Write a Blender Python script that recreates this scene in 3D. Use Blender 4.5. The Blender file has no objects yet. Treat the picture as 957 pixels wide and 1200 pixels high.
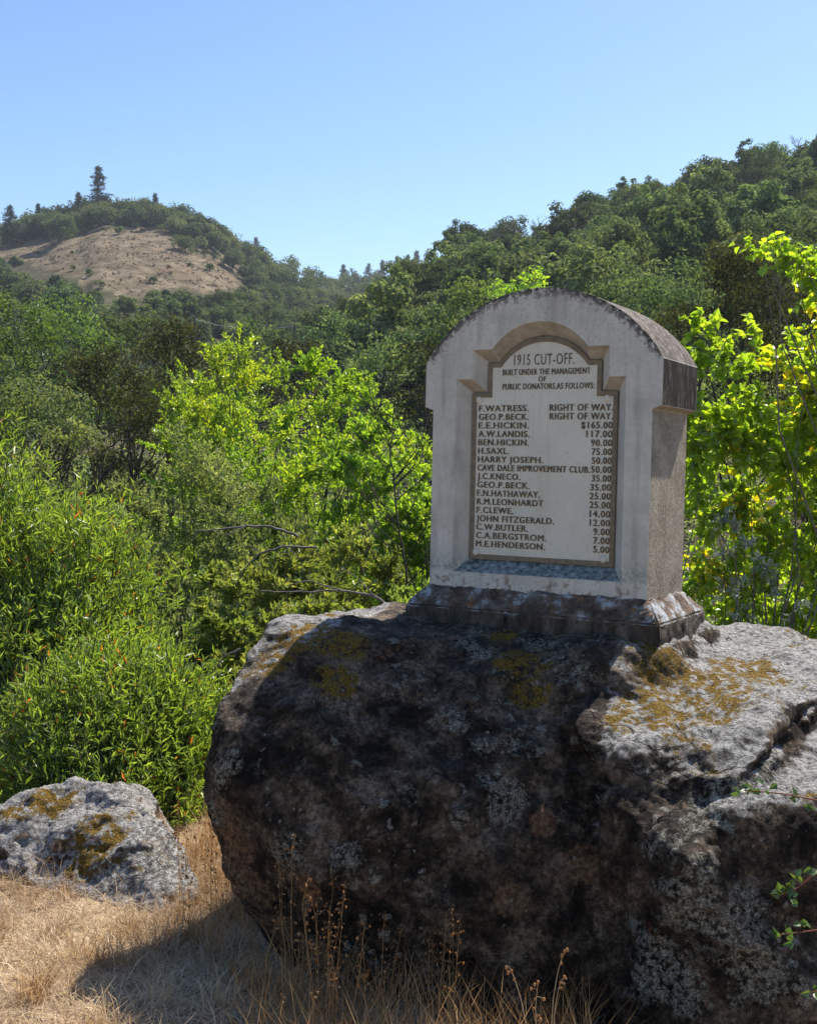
import bpy, bmesh, math
import numpy as np
from mathutils import Vector, Matrix, noise as mnoise

S = bpy.context.scene
COL = S.collection
RAD = math.radians

# ------------------------------------------------------------------ camera
FPX, PITCH, ROLL = 1400.0, RAD(-2.06), RAD(1.2)
EYE = np.array([0.0, 0.0, 1.6])

def ray(px, py):
    x = (px - 478.5) / FPX; y = -(py - 600.0) / FPX
    cr, sr = math.cos(ROLL), math.sin(ROLL)
    x, y = cr * x - sr * y, sr * x + cr * y
    cp, sp = math.cos(PITCH), math.sin(PITCH)
    return np.array([x, cp - sp * y, sp + cp * y])

def at(px, py, Y):
    d = ray(px, py)
    return EYE + d * (Y / d[1])

def project(x, y, z):
    cp, sp = math.cos(PITCH), math.sin(PITCH)
    Z = z - EYE[2]
    f = y * cp + Z * sp; u = -y * sp + Z * cp
    cr, sr = math.cos(ROLL), math.sin(ROLL)
    X = cr * x + sr * u; U = -sr * x + cr * u
    return 478.5 + FPX * X / f, 600 - FPX * U / f

cam = bpy.data.cameras.new('camera'); camo = bpy.data.objects.new('camera', cam); COL.objects.link(camo)
c0 = ray(478.5, 600); rx = ray(478.5 + FPX, 600) - c0; uy = ray(478.5, 600 - FPX) - c0
m = Matrix.Identity(4)
for i in range(3):
    m[i][0] = rx[i]; m[i][1] = uy[i]; m[i][2] = -c0[i]; m[i][3] = EYE[i]
camo.matrix_world = m
cam.sensor_fit = 'VERTICAL'; cam.sensor_height = 24.0; cam.sensor_width = 24.0; cam.lens = FPX / 1200 * 24
cam.clip_start = 0.05; cam.clip_end = 8000
S.camera = camo

# ------------------------------------------------------------------ light
SUN_EL, SUN_AZ = 53.5, 40.0           # azimuth measured from the view direction (+Y) towards the right (+X)
w = bpy.data.worlds.new('World'); S.world = w; w.use_nodes = True
wn = w.node_tree
bg = wn.nodes['Background']
sky = wn.nodes.new('ShaderNodeTexSky'); sky.sky_type = 'NISHITA'; sky.sun_disc = False
sky.sun_elevation = RAD(SUN_EL); sky.sun_rotation = RAD(SUN_AZ)
sky.altitude = 200; sky.air_density = 1.0; sky.dust_density = 0.6; sky.ozone_density = 1.0
hs = wn.nodes.new('ShaderNodeHueSaturation'); hs.inputs['Saturation'].default_value = 1.22; hs.inputs['Hue'].default_value = .505
wn.links.new(sky.outputs[0], hs.inputs['Color']); wn.links.new(hs.outputs[0], bg.inputs[0]); bg.inputs[1].default_value = 0.10
sl = bpy.data.lights.new('sun', 'SUN'); sl.energy = 5.0; sl.angle = RAD(0.55); sl.color = (1.0, 0.94, 0.85)
so = bpy.data.objects.new('sun', sl); COL.objects.link(so)
sd = Vector((math.sin(RAD(SUN_AZ)) * math.cos(RAD(SUN_EL)), math.cos(RAD(SUN_AZ)) * math.cos(RAD(SUN_EL)), math.sin(RAD(SUN_EL))))
so.rotation_euler = sd.to_track_quat('Z', 'Y').to_euler()
S.view_settings.view_transform = 'Standard'; S.view_settings.look = 'None'
S.view_settings.exposure = 0.85; S.view_settings.gamma = 1.0; S.view_settings.use_curve_mapping = False
S.render.engine = 'CYCLES'
cy = S.cycles
cy.use_denoising = True; cy.denoiser = 'OPENIMAGEDENOISE'; cy.denoising_prefilter = 'NONE'
cy.max_bounces = 8; cy.diffuse_bounces = 6; cy.glossy_bounces = 2; cy.transmission_bounces = 4; cy.volume_bounces = 0
cy.sample_clamp_indirect = 8.0; cy.caustics_reflective = False; cy.caustics_refractive = False

# ------------------------------------------------------------------ helpers
def tag(o, label=None, cat=None, group=None, kind=None):
    if label: o['label'] = label
    if cat: o['category'] = cat
    if group: o['group'] = group
    if kind: o['kind'] = kind
    return o

def empty(name, loc=(0, 0, 0), rz=0.0):
    o = bpy.data.objects.new(name, None); COL.objects.link(o)
    o.location = tuple(float(v) for v in loc); o.rotation_euler = (0, 0, rz); o.empty_display_size = 0.1
    return o

def link(name, me, parent=None, mats=()):
    o = bpy.data.objects.new(name, me); COL.objects.link(o)
    if parent is not None: o.parent = parent
    for mt in mats: me.materials.append(mt)
    return o

class MB:
    """collects vertices / faces / per-vertex random value in numpy and makes one mesh"""
    def __init__(s): s.v = []; s.f = []; s.r = []; s.mi = []; s.n = 0
    def add(s, v, f, r=None, mi=0):
        v = np.asarray(v, dtype=np.float64).reshape(-1, 3); f = np.asarray(f, dtype=np.int64)
        s.v.append(v); s.f.append(f + s.n); s.n += len(v)
        s.r.append(np.full(len(v), 0.5) if r is None else np.broadcast_to(r, (len(v),)))
        s.mi.append(np.full(len(f), mi))
    def mesh(s, name, smooth=False):
        me = bpy.data.meshes.new(name)
        if not s.v: return me
        V = np.concatenate(s.v); me.vertices.add(len(V)); me.vertices.foreach_set('co', V.astype(np.float32).ravel())
        tot = np.concatenate([np.full(len(f), f.shape[1]) for f in s.f]); idx = np.concatenate([f.ravel() for f in s.f])
        me.loops.add(len(idx)); me.loops.foreach_set('vertex_index', idx.astype(np.int32))
        st = np.concatenate([[0], np.cumsum(tot)[:-1]])
        me.polygons.add(len(tot)); me.polygons.foreach_set('loop_start', st.astype(np.int32))
        me.polygons.foreach_set('material_index', np.concatenate(s.mi).astype(np.int32))
        me.polygons.foreach_set('use_smooth', np.full(len(tot), smooth))
        a = me.attributes.new('rnd', 'FLOAT', 'POINT'); a.data.foreach_set('value', np.concatenate(s.r).astype(np.float32))
        me.update(calc_edges=True); me.validate()
        return me

def nrm(a):
    return a / np.maximum(np.linalg.norm(a, axis=-1, keepdims=True), 1e-9)

def tube(mb, pts, radii, sides=6, r=0.5, mi=0, cap=True):
    pts = np.asarray(pts, float); n = len(pts); radii = np.broadcast_to(np.asarray(radii, float), (n,))
    T = nrm(np.gradient(pts, axis=0))
    ref = np.array([0, 0, 1.0]) if abs(T[0][2]) < 0.9 else np.array([1.0, 0, 0])
    A = nrm(np.cross(T, ref)); B = np.cross(T, A)
    th = np.arange(sides) * 2 * np.pi / sides
    V = pts[:, None, :] + radii[:, None, None] * (np.cos(th)[None, :, None] * A[:, None, :] + np.sin(th)[None, :, None] * B[:, None, :])
    i, j = np.meshgrid(np.arange(n - 1), np.arange(sides), indexing='ij'); j2 = (j + 1) % sides
    F = np.stack([i * sides + j, i * sides + j2, (i + 1) * sides + j2, (i + 1) * sides + j], -1).reshape(-1, 4)
    mb.add(V.reshape(-1, 3), F, r, mi)

def limb(p0, p1, rng, n=7, wob=0.08, sag=0.0):
    p0 = np.asarray(p0, float); p1 = np.asarray(p1, float); t = np.linspace(0, 1, n)[:, None]
    L = np.linalg.norm(p1 - p0)
    k = np.cumsum(rng.normal(size=(n, 3)), 0) * wob * L / n; k -= t * k[-1]
    return p0 + (p1 - p0) * t + k + np.array([0, 0, 1.0]) * (sag * L * 4 * t * (1 - t))

def leaves(mb, P, D, N, L, W, rng, kind='lance', fold=0.25, r=None, mi=0):
    n = len(P); D = nrm(D); N = N - (N * D).sum(-1, keepdims=True) * D; N = nrm(N + 1e-6); B = np.cross(D, N)
    L = np.broadcast_to(L, (n,))[:, None]; W = np.broadcast_to(W, (n,))[:, None]
    r = rng.random(n) if r is None else r
    if kind == 'heart':
        V = np.stack([P, P + D * L * .22 + B * W * .5 + N * W * fold, P + D * L * .6 + B * W * .36 + N * W * fold * .6, P + D * L - N * L * .1,
                      P + D * L * .6 - B * W * .36 + N * W * fold * .6, P + D * L * .22 - B * W * .5 + N * W * fold], 1)
        b = np.arange(n)[:, None] * 6
        mb.add(V.reshape(-1, 3), np.concatenate([b + np.array([0, 1, 2, 3]), b + np.array([0, 3, 4, 5])]), np.repeat(r, 6), mi)
    else:
        V = np.stack([P, P + D * L * .45 + B * W * .5 + N * W * fold, P + D * L - N * L * .08, P + D * L * .45 - B * W * .5 + N * W * fold], 1)
        b = np.arange(n)[:, None] * 4
        mb.add(V.reshape(-1, 3), np.concatenate([b + np.array([0, 1, 2]), b + np.array([0, 2, 3])]), np.repeat(r, 4), mi)

def sph(rng, n):
    return nrm(rng.normal(size=(n, 3)))

# ------------------------------------------------------------------ materials
class G:
    def __init__(s, name):
        s.m = bpy.data.materials.new(name); s.m.use_nodes = True; s.t = s.m.node_tree; s.t.nodes.clear()
        s.out = s.t.nodes.new('ShaderNodeOutputMaterial')
    def n(s, typ, props=None, out=0, **kw):
        nd = s.t.nodes.new('ShaderNode' + typ)
        for k, v in (props or {}).items(): setattr(nd, k, v)
        for k, v in kw.items():
            sk = nd.inputs[int(k[1:])] if k[0] == '_' else nd.inputs[k.replace('_', ' ')]
            if isinstance(v, bpy.types.NodeSocket): s.t.links.new(v, sk)
            else:
                if isinstance(v, (tuple, list)) and len(v) == 3 and sk.type == 'RGBA': v = (*v, 1)
                sk.default_value = v
        return nd.outputs[out]
    def coord(s): return s.n('TexCoord', out=3)
    def noise(s, scale, detail=4, rough=.55, vec=None, dist=0.0):
        return s.n('TexNoise', Vector=vec if vec is not None else s.coord(), Scale=float(scale), Detail=float(detail), Roughness=rough, Distortion=dist)
    def ramp(s, fac, stops):
        nd = s.t.nodes.new('ShaderNodeValToRGB'); s.t.links.new(fac, nd.inputs[0]); e = nd.color_ramp.elements
        while len(e) < len(stops): e.new(0.5)
        for el, (p, c) in zip(e, stops):
            el.position = p; el.color = (*c, 1) if isinstance(c, (tuple, list)) else (c, c, c, 1)
        return nd.outputs[0]
    def step(s, v, a, b):
        return s.n('MapRange', {'clamp': True, 'interpolation_type': 'SMOOTHSTEP'}, Value=v, _1=a, _2=b)
    def math(s, op, a, b=0.5, c=None):
        k = dict(_0=a, _1=b)
        if c is not None: k['_2'] = c
        return s.n('Math', {'operation': op}, **k)
    def mix(s, f, a, b, mode='MIX'):
        return s.n('MixRGB', {'blend_type': mode}, Fac=f, Color1=a, Color2=b)
    def bump(s, h, strength=.5, dist=.01, normal=None):
        k = dict(Height=h, Strength=strength, Distance=dist)
        if normal is not None: k['Normal'] = normal
        return s.n('Bump', **k)
    def principled(s, col, rough=.9, spec=.2, normal=None):
        k = {'Base_Color': col, 'Roughness': rough, 'Specular_IOR_Level': spec}
        if normal is not None: k['Normal'] = normal
        s.t.links.new(s.n('BsdfPrincipled', **k), s.out.inputs[0]); return s.m
    def rnd(s): return s.n('Attribute', {'attribute_name': 'rnd'}, out=2)

def leaf_mat(name, stops, trans=.45, gloss=.06, rough=.35, tint=(1.25, 1.15, .55), vary=.35, tval=1.0, gain=1.0, hv=(.475, .515)):
    g = G(name); c = g.ramp(g.rnd(), [(p_, tuple(min(.6, v_ * gain) for v_ in c_)) for p_, c_ in stops])
    orr = g.n('ObjectInfo', out=5)
    v = g.n('MapRange', Value=orr, _1=0.0, _2=1.0, _3=1 - vary, _4=1 + vary)
    c = g.n('HueSaturation', Color=c, Value=v, Hue=g.n('MapRange', Value=g.math('FRACT', g.math('MULTIPLY', orr, 7.31)), _1=0., _2=1., _3=hv[0], _4=hv[1]))
    d = g.n('BsdfDiffuse', Color=c)
    tc = g.mix(1.0, c, tuple(x * tval for x in tint), 'MULTIPLY')
    t = g.n('BsdfTranslucent', Color=tc)
    a = g.n('MixShader', Fac=trans, _1=d, _2=t)
    gl = g.n('BsdfGlossy', Color=(1., 1., 1.), Roughness=rough)
    g.t.links.new(g.n('MixShader', Fac=gloss, _1=a, _2=gl), g.out.inputs[0])
    return g.m

def bark_mat(name, c1, c2):
    g = G(name); n = g.noise(18, 6); return g.principled(g.ramp(n, [(.3, c1), (.7, c2)]), .95, .1, g.bump(n, .6, .02))

M = {}
M['willow'] = leaf_mat('willow_leaf', [(0, (.085, .155, .03)), (.5, (.145, .235, .045)), (.93, (.215, .31, .07)), (.95, (.38, .22, .03)), (1, (.40, .14, .03))], .52, .05, .46, (1.25, 1.2, .4), .05, 1.5, 1.12, (.485, .487))
M['ash'] = leaf_mat('ash_leaf', [(0, (.09, .16, .02)), (.6, (.15, .235, .03)), (1, (.24, .29, .03))], .6, .05, .35, (1.3, 1.25, .42), .1, 1.8, 1.15, (.49, .51))
M['cotton'] = leaf_mat('cottonwood_leaf', [(0, (.13, .21, .025)), (.7, (.22, .31, .035)), (.985, (.30, .33, .025)), (1, (.52, .40, .02))], .64, .05, .35, (1.3, 1.25, .35), .05, 1.8, 1.1, (.497, .503))
M['olive'] = leaf_mat('olive_shrub_leaf', [(0, (.06, .085, .035)), (.6, (.10, .13, .05)), (1, (.15, .175, .075))], .5, .03, .5, (1.2, 1.15, .55), .2, 1.45, 1.65)
M['oak'] = leaf_mat('oak_leaf', [(0, (.036, .060, .026)), (.55, (.080, .116, .048)), (1, (.155, .182, .085))], .33, .012, .6, (1.15, 1.15, .58), .45, 1.35, 1.32)
M['thicket'] = leaf_mat('thicket_leaf', [(0, (.075, .115, .03)), (.6, (.125, .175, .045)), (1, (.20, .235, .07))], .52, .05, .35, (1.25, 1.2, .5), .2, 1.5, 1.4)
M['bay'] = leaf_mat('bay_leaf', [(0, (.045, .08, .022)), (.6, (.085, .14, .04)), (1, (.15, .21, .07))], .38, .022, .55, (1.25, 1.2, .5), .15, 1.4, 1.15)
M['darkoak'] = leaf_mat('dark_oak_leaf', [(0, (.022, .03, .010)), (.6, (.048, .058, .018)), (1, (.10, .105, .035))], .28, .012, .55, (1.3, 1.15, .5), .15, 1.2, 1.15)
M['conifer'] = leaf_mat('conifer_leaf', [(0, (.03, .045, .028)), (1, (.07, .09, .05))], .25, .02, .45, (1.1, 1.1, .7), .3)
M['sage'] = leaf_mat('pale_sage_leaf', [(0, (.16, .20, .15)), (1, (.30, .34, .28))], .3, .08, .35, (1, 1, .8), .1)
M['bramble'] = leaf_mat('bramble_leaf', [(0, (.05, .10, .022)), (1, (.095, .155, .035))], .4, .05, .4, (1.25, 1.2, .5), .1, 1.1)
M['bark'] = bark_mat('grey_brown_bark', (.035, .028, .022), (.11, .09, .07))
M['twig'] = bark_mat('pale_twig_bark', (.10, .085, .075), (.24, .21, .19))
M['stem_red'] = bark_mat('red_stem', (.13, .05, .035), (.22, .10, .07))
M['straw'] = None
g = G('dry_straw'); M['straw'] = None
cc = g.ramp(g.rnd(), [(0, (.30, .19, .10)), (.45, (.52, .385, .235)), (1, (.74, .61, .43))])
g.t.links.new(g.n('MixShader', Fac=.3, _1=g.n('BsdfDiffuse', Color=cc), _2=g.n('BsdfTranslucent', Color=cc)), g.out.inputs[0]); M['straw'] = g.m
g = G('golden_straw'); cc = g.ramp(g.rnd(), [(0, (.26, .14, .06)), (.5, (.48, .30, .14)), (1, (.68, .48, .26))])
g.t.links.new(g.n('MixShader', Fac=.4, _1=g.n('BsdfDiffuse', Color=cc), _2=g.n('BsdfTranslucent', Color=cc)), g.out.inputs[0]); M['gold'] = g.m

g = G('seed_head'); cc = g.ramp(g.rnd(), [(0, (.30, .13, .05)), (1, (.50, .29, .13))])
g.t.links.new(g.n('MixShader', Fac=.35, _1=g.n('BsdfDiffuse', Color=cc), _2=g.n('BsdfTranslucent', Color=cc)), g.out.inputs[0]); M['seed'] = g.m

def rock_mat(name, dark=1.0, lich=0.0, moss=0.0, up0=.60, ck=.6):
    # vertex mask paints the monument's shadow and the shaded lower front into the rock colour
    g = G(name); co = g.coord(); nz = g.n('SeparateXYZ', _0=g.n('NewGeometry', out=1), out=2)
    big = g.noise(2.2, 6, .6, co, .4); mid = g.noise(9, 10, .65, co, .3); fine = g.noise(55, 8, .7, co); grit = g.noise(170, 4, .7, co)
    base = g.ramp(mid, [(.36, (.013 * dark, .0085 * dark, .005 * dark)), (.45, (.046 * dark, .030 * dark, .0185 * dark)), (.53, (.115 * dark, .078 * dark, .050 * dark)), (.63, (.25 * dark, .18 * dark, .125 * dark))])
    warp = g.mix(.12, co, g.n('TexNoise', Vector=co, Scale=5., Detail=6., out=1))
    crack = g.math('MULTIPLY', g.step(g.n('TexVoronoi', {'feature': 'DISTANCE_TO_EDGE'}, Vector=warp, Scale=4.2), .016, .003), g.step(big, .52, .60))
    rust = g.math('MULTIPLY', g.step(g.noise(3.1, 7, .6, co, .8), .60, .68), g.step(fine, .42, .58))
    base = g.mix(g.math('MULTIPLY', rust, .75), base, (.16, .062, .024))
    att = g.n('Attribute', {'attribute_name': 'tan'}, out=2); att = g.step(g.math('ADD', att, g.math('MULTIPLY', g.math('SUBTRACT', mid, .5), 1.2)), .38, .62)
    base = g.mix(g.math('MULTIPLY', att, .8), base, g.ramp(big, [(.4, (.17, .105, .062)), (.6, (.20, .085, .036))]))
    base = g.mix(.85, base, g.ramp(fine, [(.36, .16), (.48, .85), (.62, 2.0)]), 'MULTIPLY')
    # crusty pale lichen in patches
    patch = g.noise(3.4, 9, .68, co, .5)
    atl = g.n('Attribute', {'attribute_name': 'lichen'}, out=2); atm = g.n('Attribute', {'attribute_name': 'moss'}, out=2)
    patch = g.math('ADD', g.math('SUBTRACT', patch, .035), g.math('MULTIPLY', atl, .16))
    lm = g.math('MULTIPLY', g.step(patch, .535 - lich, .60 - lich), g.step(fine, .42, .53))
    spots = g.step(g.n('TexVoronoi', Vector=g.mix(.06, co, g.n('TexNoise', Vector=co, Scale=24., out=1)), Scale=13.0), .21, .16)
    spots = g.math('MULTIPLY', spots, g.step(big, .48, .55))
    sp2 = g.n('TexVoronoi', Vector=g.mix(.03, co, g.n('TexNoise', Vector=co, Scale=50., out=1)), Scale=31.0)
    spots = g.math('MAXIMUM', spots, g.math('MULTIPLY', g.step(sp2, .20, .15), g.step(g.noise(6, 5, .6, co), .50, .56)))
    lm = g.math('MAXIMUM', lm, g.math('MULTIPLY', spots, .75))
    lcol = g.ramp(grit, [(.38, (.11, .102, .08)), (.5, (.29, .28, .225)), (.62, (.48, .465, .39))])
    col = g.mix(g.math('MULTIPLY', lm, .85), base, lcol)
    # upward faces: bleached grey crust with black grains, then ochre moss
    up = g.step(g.math('ADD', nz, g.math('MULTIPLY', g.math('SUBTRACT', mid, .5), .9)), up0, up0 + .24)
    up = g.math('MULTIPLY', up, g.math('SUBTRACT', 1.0, g.math('MULTIPLY', g.n('Attribute', {'attribute_name': 'shade_mask'}, out=2), .93)))
    ucol = g.ramp(fine, [(.34, (.05, .044, .04)), (.45, (.27, .255, .24)), (.58, (.52, .505, .48)), (.8, (.68, .67, .64))])
    col = g.mix(g.math('MULTIPLY', up, .92), col, ucol)
    mm = g.math('MULTIPLY', g.math('MULTIPLY', g.math('MAXIMUM', up, g.step(atm, .3, .6)), g.step(g.math('ADD', g.noise(4.5, 9, .66, co, .5), g.math('SUBTRACT', g.math('MULTIPLY', atm, .28), .10)),   .465 - moss, .55 - moss)), g.step(g.noise(30, 5, .6, co), .40, .52))
    mcol = g.ramp(grit, [(.36, (.06, .036, .005)), (.62, (.30, .18, .022))])
    col = g.mix(mm, col, mcol)
    col = g.mix(.5, col, g.ramp(grit, [(.36, .4), (.62, 1.5)]), 'MULTIPLY')
    col = g.mix(g.math('MULTIPLY', crack, ck), col, (.008, .006, .005))
    h = g.math('ADD', g.math('SUBTRACT', g.math('MULTIPLY', fine, 1.0), g.math('MULTIPLY', crack, .5)), g.math('ADD', g.math('MULTIPLY', grit, .35), g.math('MULTIPLY', lm, .25)))
    return g.principled(col, .92, .22, g.bump(h, 1.0, .03))
M['rock'] = rock_mat('lichened_boulder_rock', .74)
M['rock2'] = rock_mat('pale_boulder_rock', 3.2, .03, -.02, .34)

def paint_mat():
    g = G('weathered_whitewash'); co = g.coord()
    z = g.n('SeparateXYZ', _0=co, out=2)
    n1 = g.noise(7, 8, .65, co); n2 = g.noise(60, 6, .7, co); n3 = g.noise(3, 6, .6, co)
    c = g.ramp(n1, [(.3, (.45, .42, .365)), (.6, (.60, .565, .495))])
    c = g.mix(.6, c, g.ramp(n2, [(.25, .7), (.5, 1.0), (.8, 1.08)]), 'MULTIPLY')
    # black algae specks gather on the arch, grey-green at the sill and rust at the foot
    hi = g.step(z, .80, 1.06)
    xx = g.n('SeparateXYZ', _0=co, out=0); zc = g.math('SUBTRACT', z, .547); rr = g.math('SQRT', g.math('ADD', g.math('MULTIPLY', xx, xx), g.math('MULTIPLY', zc, zc)))
    rim = g.math('MULTIPLY', g.step(rr, .468, .54), g.step(z, .78, .86))
    rim = g.math('MULTIPLY', g.step(g.math('ADD', g.noise(48, 7, .75, co), g.math('MULTIPLY', rim, .16)), .56, .66), rim)
    sp = g.math('MULTIPLY', g.step(g.noise(75, 8, .8, co), .545, .64), g.math('ADD', g.math('MULTIPLY', hi, .85), g.math('MULTIPLY', g.step(n3, .47, .60), .5)))
    c = g.mix(g.math('MULTIPLY', sp, .8), c, (.10, .09, .08)); c = g.mix(g.math('MULTIPLY', rim, .95), c, (.035, .03, .026))
    st = g.math('MULTIPLY', g.step(g.n('TexNoise', Vector=g.n('Mapping', Vector=co, Scale=(14., 14., 1.6)), Scale=1.6, Detail=7.), .52, .72), .4)
    c = g.mix(st, c, (.22, .20, .18))
    lo = g.step(z, .16, .05)
    li = g.math('MULTIPLY', g.math('MULTIPLY', lo, g.step(z, .035, .06)), g.step(n2, .42, .55))
    c = g.mix(g.math('MULTIPLY', li, .75), c, (.20, .235, .215))
    ru = g.math('MULTIPLY', g.step(z, .09, -.01), g.step(g.noise(26, 6, .7, co), .52, .60))
    c = g.mix(g.math('MULTIPLY', ru, .7), c, (.15, .075, .035))
    return g.principled(c, .85, .25, g.bump(g.math('ADD', n2, g.math('MULTIPLY', n1, 1.5)), .35, .006))
M['paint'] = paint_mat()

def concrete_mat(name, c1, c2, c3, speck=.5, streak=False):
    g = G(name); co = g.coord(); n1 = g.noise(9, 8, .65, co)
    n2 = g.noise(70, 7, .7, co) if not streak else g.n('TexNoise', Vector=g.n('Mapping', Vector=co, Scale=(60., 60., 14.)), Scale=1.0, Detail=8., Roughness=.7)
    c = g.ramp(n1, [(.3, c1), (.62, c2)]); c = g.mix(g.math('MULTIPLY', g.step(n2, .5, .66), speck), c, c3)
    c = g.mix(.6, c, g.ramp(n2, [(.3, .6), (.6, 1.15)]), 'MULTIPLY')
    return g.principled(c, .95, .15, g.bump(g.math('ADD', n2, n1), .7, .008))
M['side'] = concrete_mat('bare_board_formed_concrete', (.20, .165, .12), (.37, .315, .245), (.44, .385, .31), .4)
M['crust'] = concrete_mat('black_lichen_crusted_concrete', (.016, .012, .010), (.042, .031, .026), (.24, .22, .21), .42, True)
M['archtop'] = concrete_mat('bleached_lichen_arch_top', (.05, .040, .033), (.14, .115, .098), (.44, .41, .38), .6, True)
def plinth_mat():
    g = G('stained_plinth_concrete'); co = g.coord(); nz = g.n('SeparateXYZ', _0=g.n('NewGeometry', out=1), out=2)
    n1 = g.noise(11, 9, .7, co); n2 = g.noise(60, 7, .7, co)
    sv = g.n('TexNoise', Vector=g.n('Mapping', Vector=co, Scale=(22., 22., 6.)), Scale=1.0, Detail=10., Roughness=.72)
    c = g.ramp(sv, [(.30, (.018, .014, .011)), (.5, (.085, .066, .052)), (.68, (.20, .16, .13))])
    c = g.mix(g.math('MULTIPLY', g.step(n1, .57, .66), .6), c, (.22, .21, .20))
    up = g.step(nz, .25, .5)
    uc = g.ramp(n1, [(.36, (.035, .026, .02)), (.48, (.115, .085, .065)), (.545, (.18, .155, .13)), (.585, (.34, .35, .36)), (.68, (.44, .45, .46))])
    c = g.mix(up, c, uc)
    ru = g.math('MULTIPLY', up, g.step(g.noise(34, 6, .7, co), .56, .63)); c = g.mix(g.math('MULTIPLY', ru, .8), c, (.26, .11, .035))
    return g.principled(c, .95, .15, g.bump(g.math('ADD', n2, n1), .8, .012))
M['plinth'] = plinth_mat()
g = G('cream_enamel_plaque'); n = g.noise(5, 6, .6); n2 = g.noise(40, 5)
c = g.ramp(n, [(.3, (.58, .54, .45)), (.7, (.68, .645, .55))]); c = g.mix(g.math('MULTIPLY', g.step(n2, .60, .72), .3), c, (.35, .28, .2))
sv = g.n('TexNoise', Vector=g.n('Mapping', Vector=g.coord(), Scale=(28., 28., 2.)), Scale=1.0, Detail=7., Roughness=.6); c = g.mix(g.math('MULTIPLY', g.step(sv, .52, .70), .32), c, (.40, .34, .25))
c = g.mix(g.math('MULTIPLY', g.step(g.noise(150, 3), .66, .70), .6), c, (.16, .11, .07))
M['plaque'] = g.principled(c, .35, .4, g.bump(n2, .08, .003))
g = G('tan_mortar_border'); n = g.noise(40, 6); M['border'] = g.principled(g.ramp(n, [(.3, (.16, .125, .085)), (.7, (.25, .20, .14))]), .85, .2, g.bump(n, .3, .004))
g = G('tan_bounce_recess'); n = g.noise(14, 8, .65); n2 = g.noise(80, 5)  # warm bounce light on the down-facing recess faces is painted in as tan
c = g.ramp(n, [(.35, (.27, .235, .19)), (.65, (.44, .40, .345))]); c = g.mix(g.math('MULTIPLY', g.step(n2, .6, .7), .35), c, (.1, .085, .07))
M['recess'] = g.principled(c, .9, .15, g.bump(n2, .4, .005))
g = G('sill_lichen'); n = g.noise(45, 7, .7); M['sill'] = g.principled(g.ramp(n, [(.36, (.05, .055, .055)), (.48, (.17, .20, .19)), (.62, (.34, .37, .36))]), .95, .1, g.bump(n, .8, .008))
g = G('bronze_letter'); n = g.noise(120, 4); M['letter'] = g.principled(g.ramp(n, [(.35, (.05, .031, .014)), (.65, (.19, .12, .058))]), .6, .4)
g = G('painted_bolt'); M['bolt'] = g.principled((.62, .56, .46), .4, .5)
g = G('weathered_pole'); M['pole'] = g.principled((.10, .085, .07), .9, .1)
g = G('grey_wire'); M['wire'] = g.principled((.25, .26, .27), .5, .4)

# ------------------------------------------------------------------ terrain
def slopes(tab): return np.array([t[0] for t in tab], float), np.array([ray(*t)[2] / ray(*t)[1] for t in tab])
TL = slopes([(-900, 330), (-300, 300), (0, 288), (50, 274), (115, 254), (180, 262), (230, 276), (285, 305), (330, 327), (380, 338), (430, 335), (500, 328), (620, 322), (1000, 300), (1600, 300)])
TR = slopes([(-600, 500), (250, 485), (330, 452), (400, 415), (480, 376), (540, 318), (600, 308), (680, 288), (740, 270), (790, 257), (850, 243), (957, 206), (1100, 180), (1400, 170), (1800, 210)])
ZF = -3.2
def sstep(a, b, x):
    t = np.clip((x - a) / (b - a), 0, 1); return t * t * (3 - 2 * t)
def vnoise(x, y, s, seed=0.0):
    x = np.asarray(x, float); y = np.asarray(y, float); o = np.zeros(x.shape)
    k = np.array([[1.0, .37], [-.52, 1.13], [.83, -.91], [-1.21, -.44], [.21, 1.6], [1.7, .9]]) / s * 2.2
    for i, (a, b) in enumerate(k): o += np.sin(a * x + b * y + seed + i * 1.7) * np.cos(b * x * .7 - a * y * .8 + i * 2.3 + seed)
    return o / 3
def terrain(x, y):
    x = np.asarray(x, float); y = np.asarray(y, float)
    r = np.hypot(x, y); a = np.arctan2(x, y); ac = np.clip(a, -1.0, 1.0)
    px = 478.5 + FPX * np.tan(ac); yy = r * np.cos(ac)
    front = sstep(2.3, 1.2, np.abs(a))
    y1 = np.interp(px, [250, 330, 430, 560], [350, 400, 560, 640])
    sL = np.interp(px, *TL); zr = 1.6 + sL * y1; t = np.clip((yy - 120) / (y1 - 120), 0, 1)
    zL = ZF + (zr - ZF) * (t ** .93) - np.maximum(yy - y1, 0) * .22
    sR = np.interp(px, *TR); zr = 1.6 + sR * 185; t = np.clip((yy - 34) / (185 - 34), 0, 1)
    zR = ZF + (zr - ZF) * t - np.maximum(yy - 185, 0) * .28
    rough = (vnoise(x, y, 13, 1.3) * .55 + vnoise(x, y, 6.1, 4.1) * .3 + np.abs(vnoise(x + .35 * y, y * .25, 9, 2.2)) * 1.1) * np.clip((yy - 120) / 60, 0, 1)
    h = np.maximum(np.maximum(zL, zR), ZF - 2) + rough + vnoise(x, y, 38) * np.clip((yy - 40) / 60, 0, 1) * 1.4
    edge = 5.35 + .25 * vnoise(x, y, 1.7) + np.clip(-x - 2.2, 0, 5) * .2
    wv = sstep(0, 5.5, r - edge) * front
    near = .03 * vnoise(x, y, .9) + .05 * vnoise(x, y, 2.6, 2.0)
    far_back = 0.0
    return (1 - wv) * (near + far_back) + wv * (h + near)
def tz(x, y): return float(terrain(np.array([x]), np.array([y]))[0])

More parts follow.
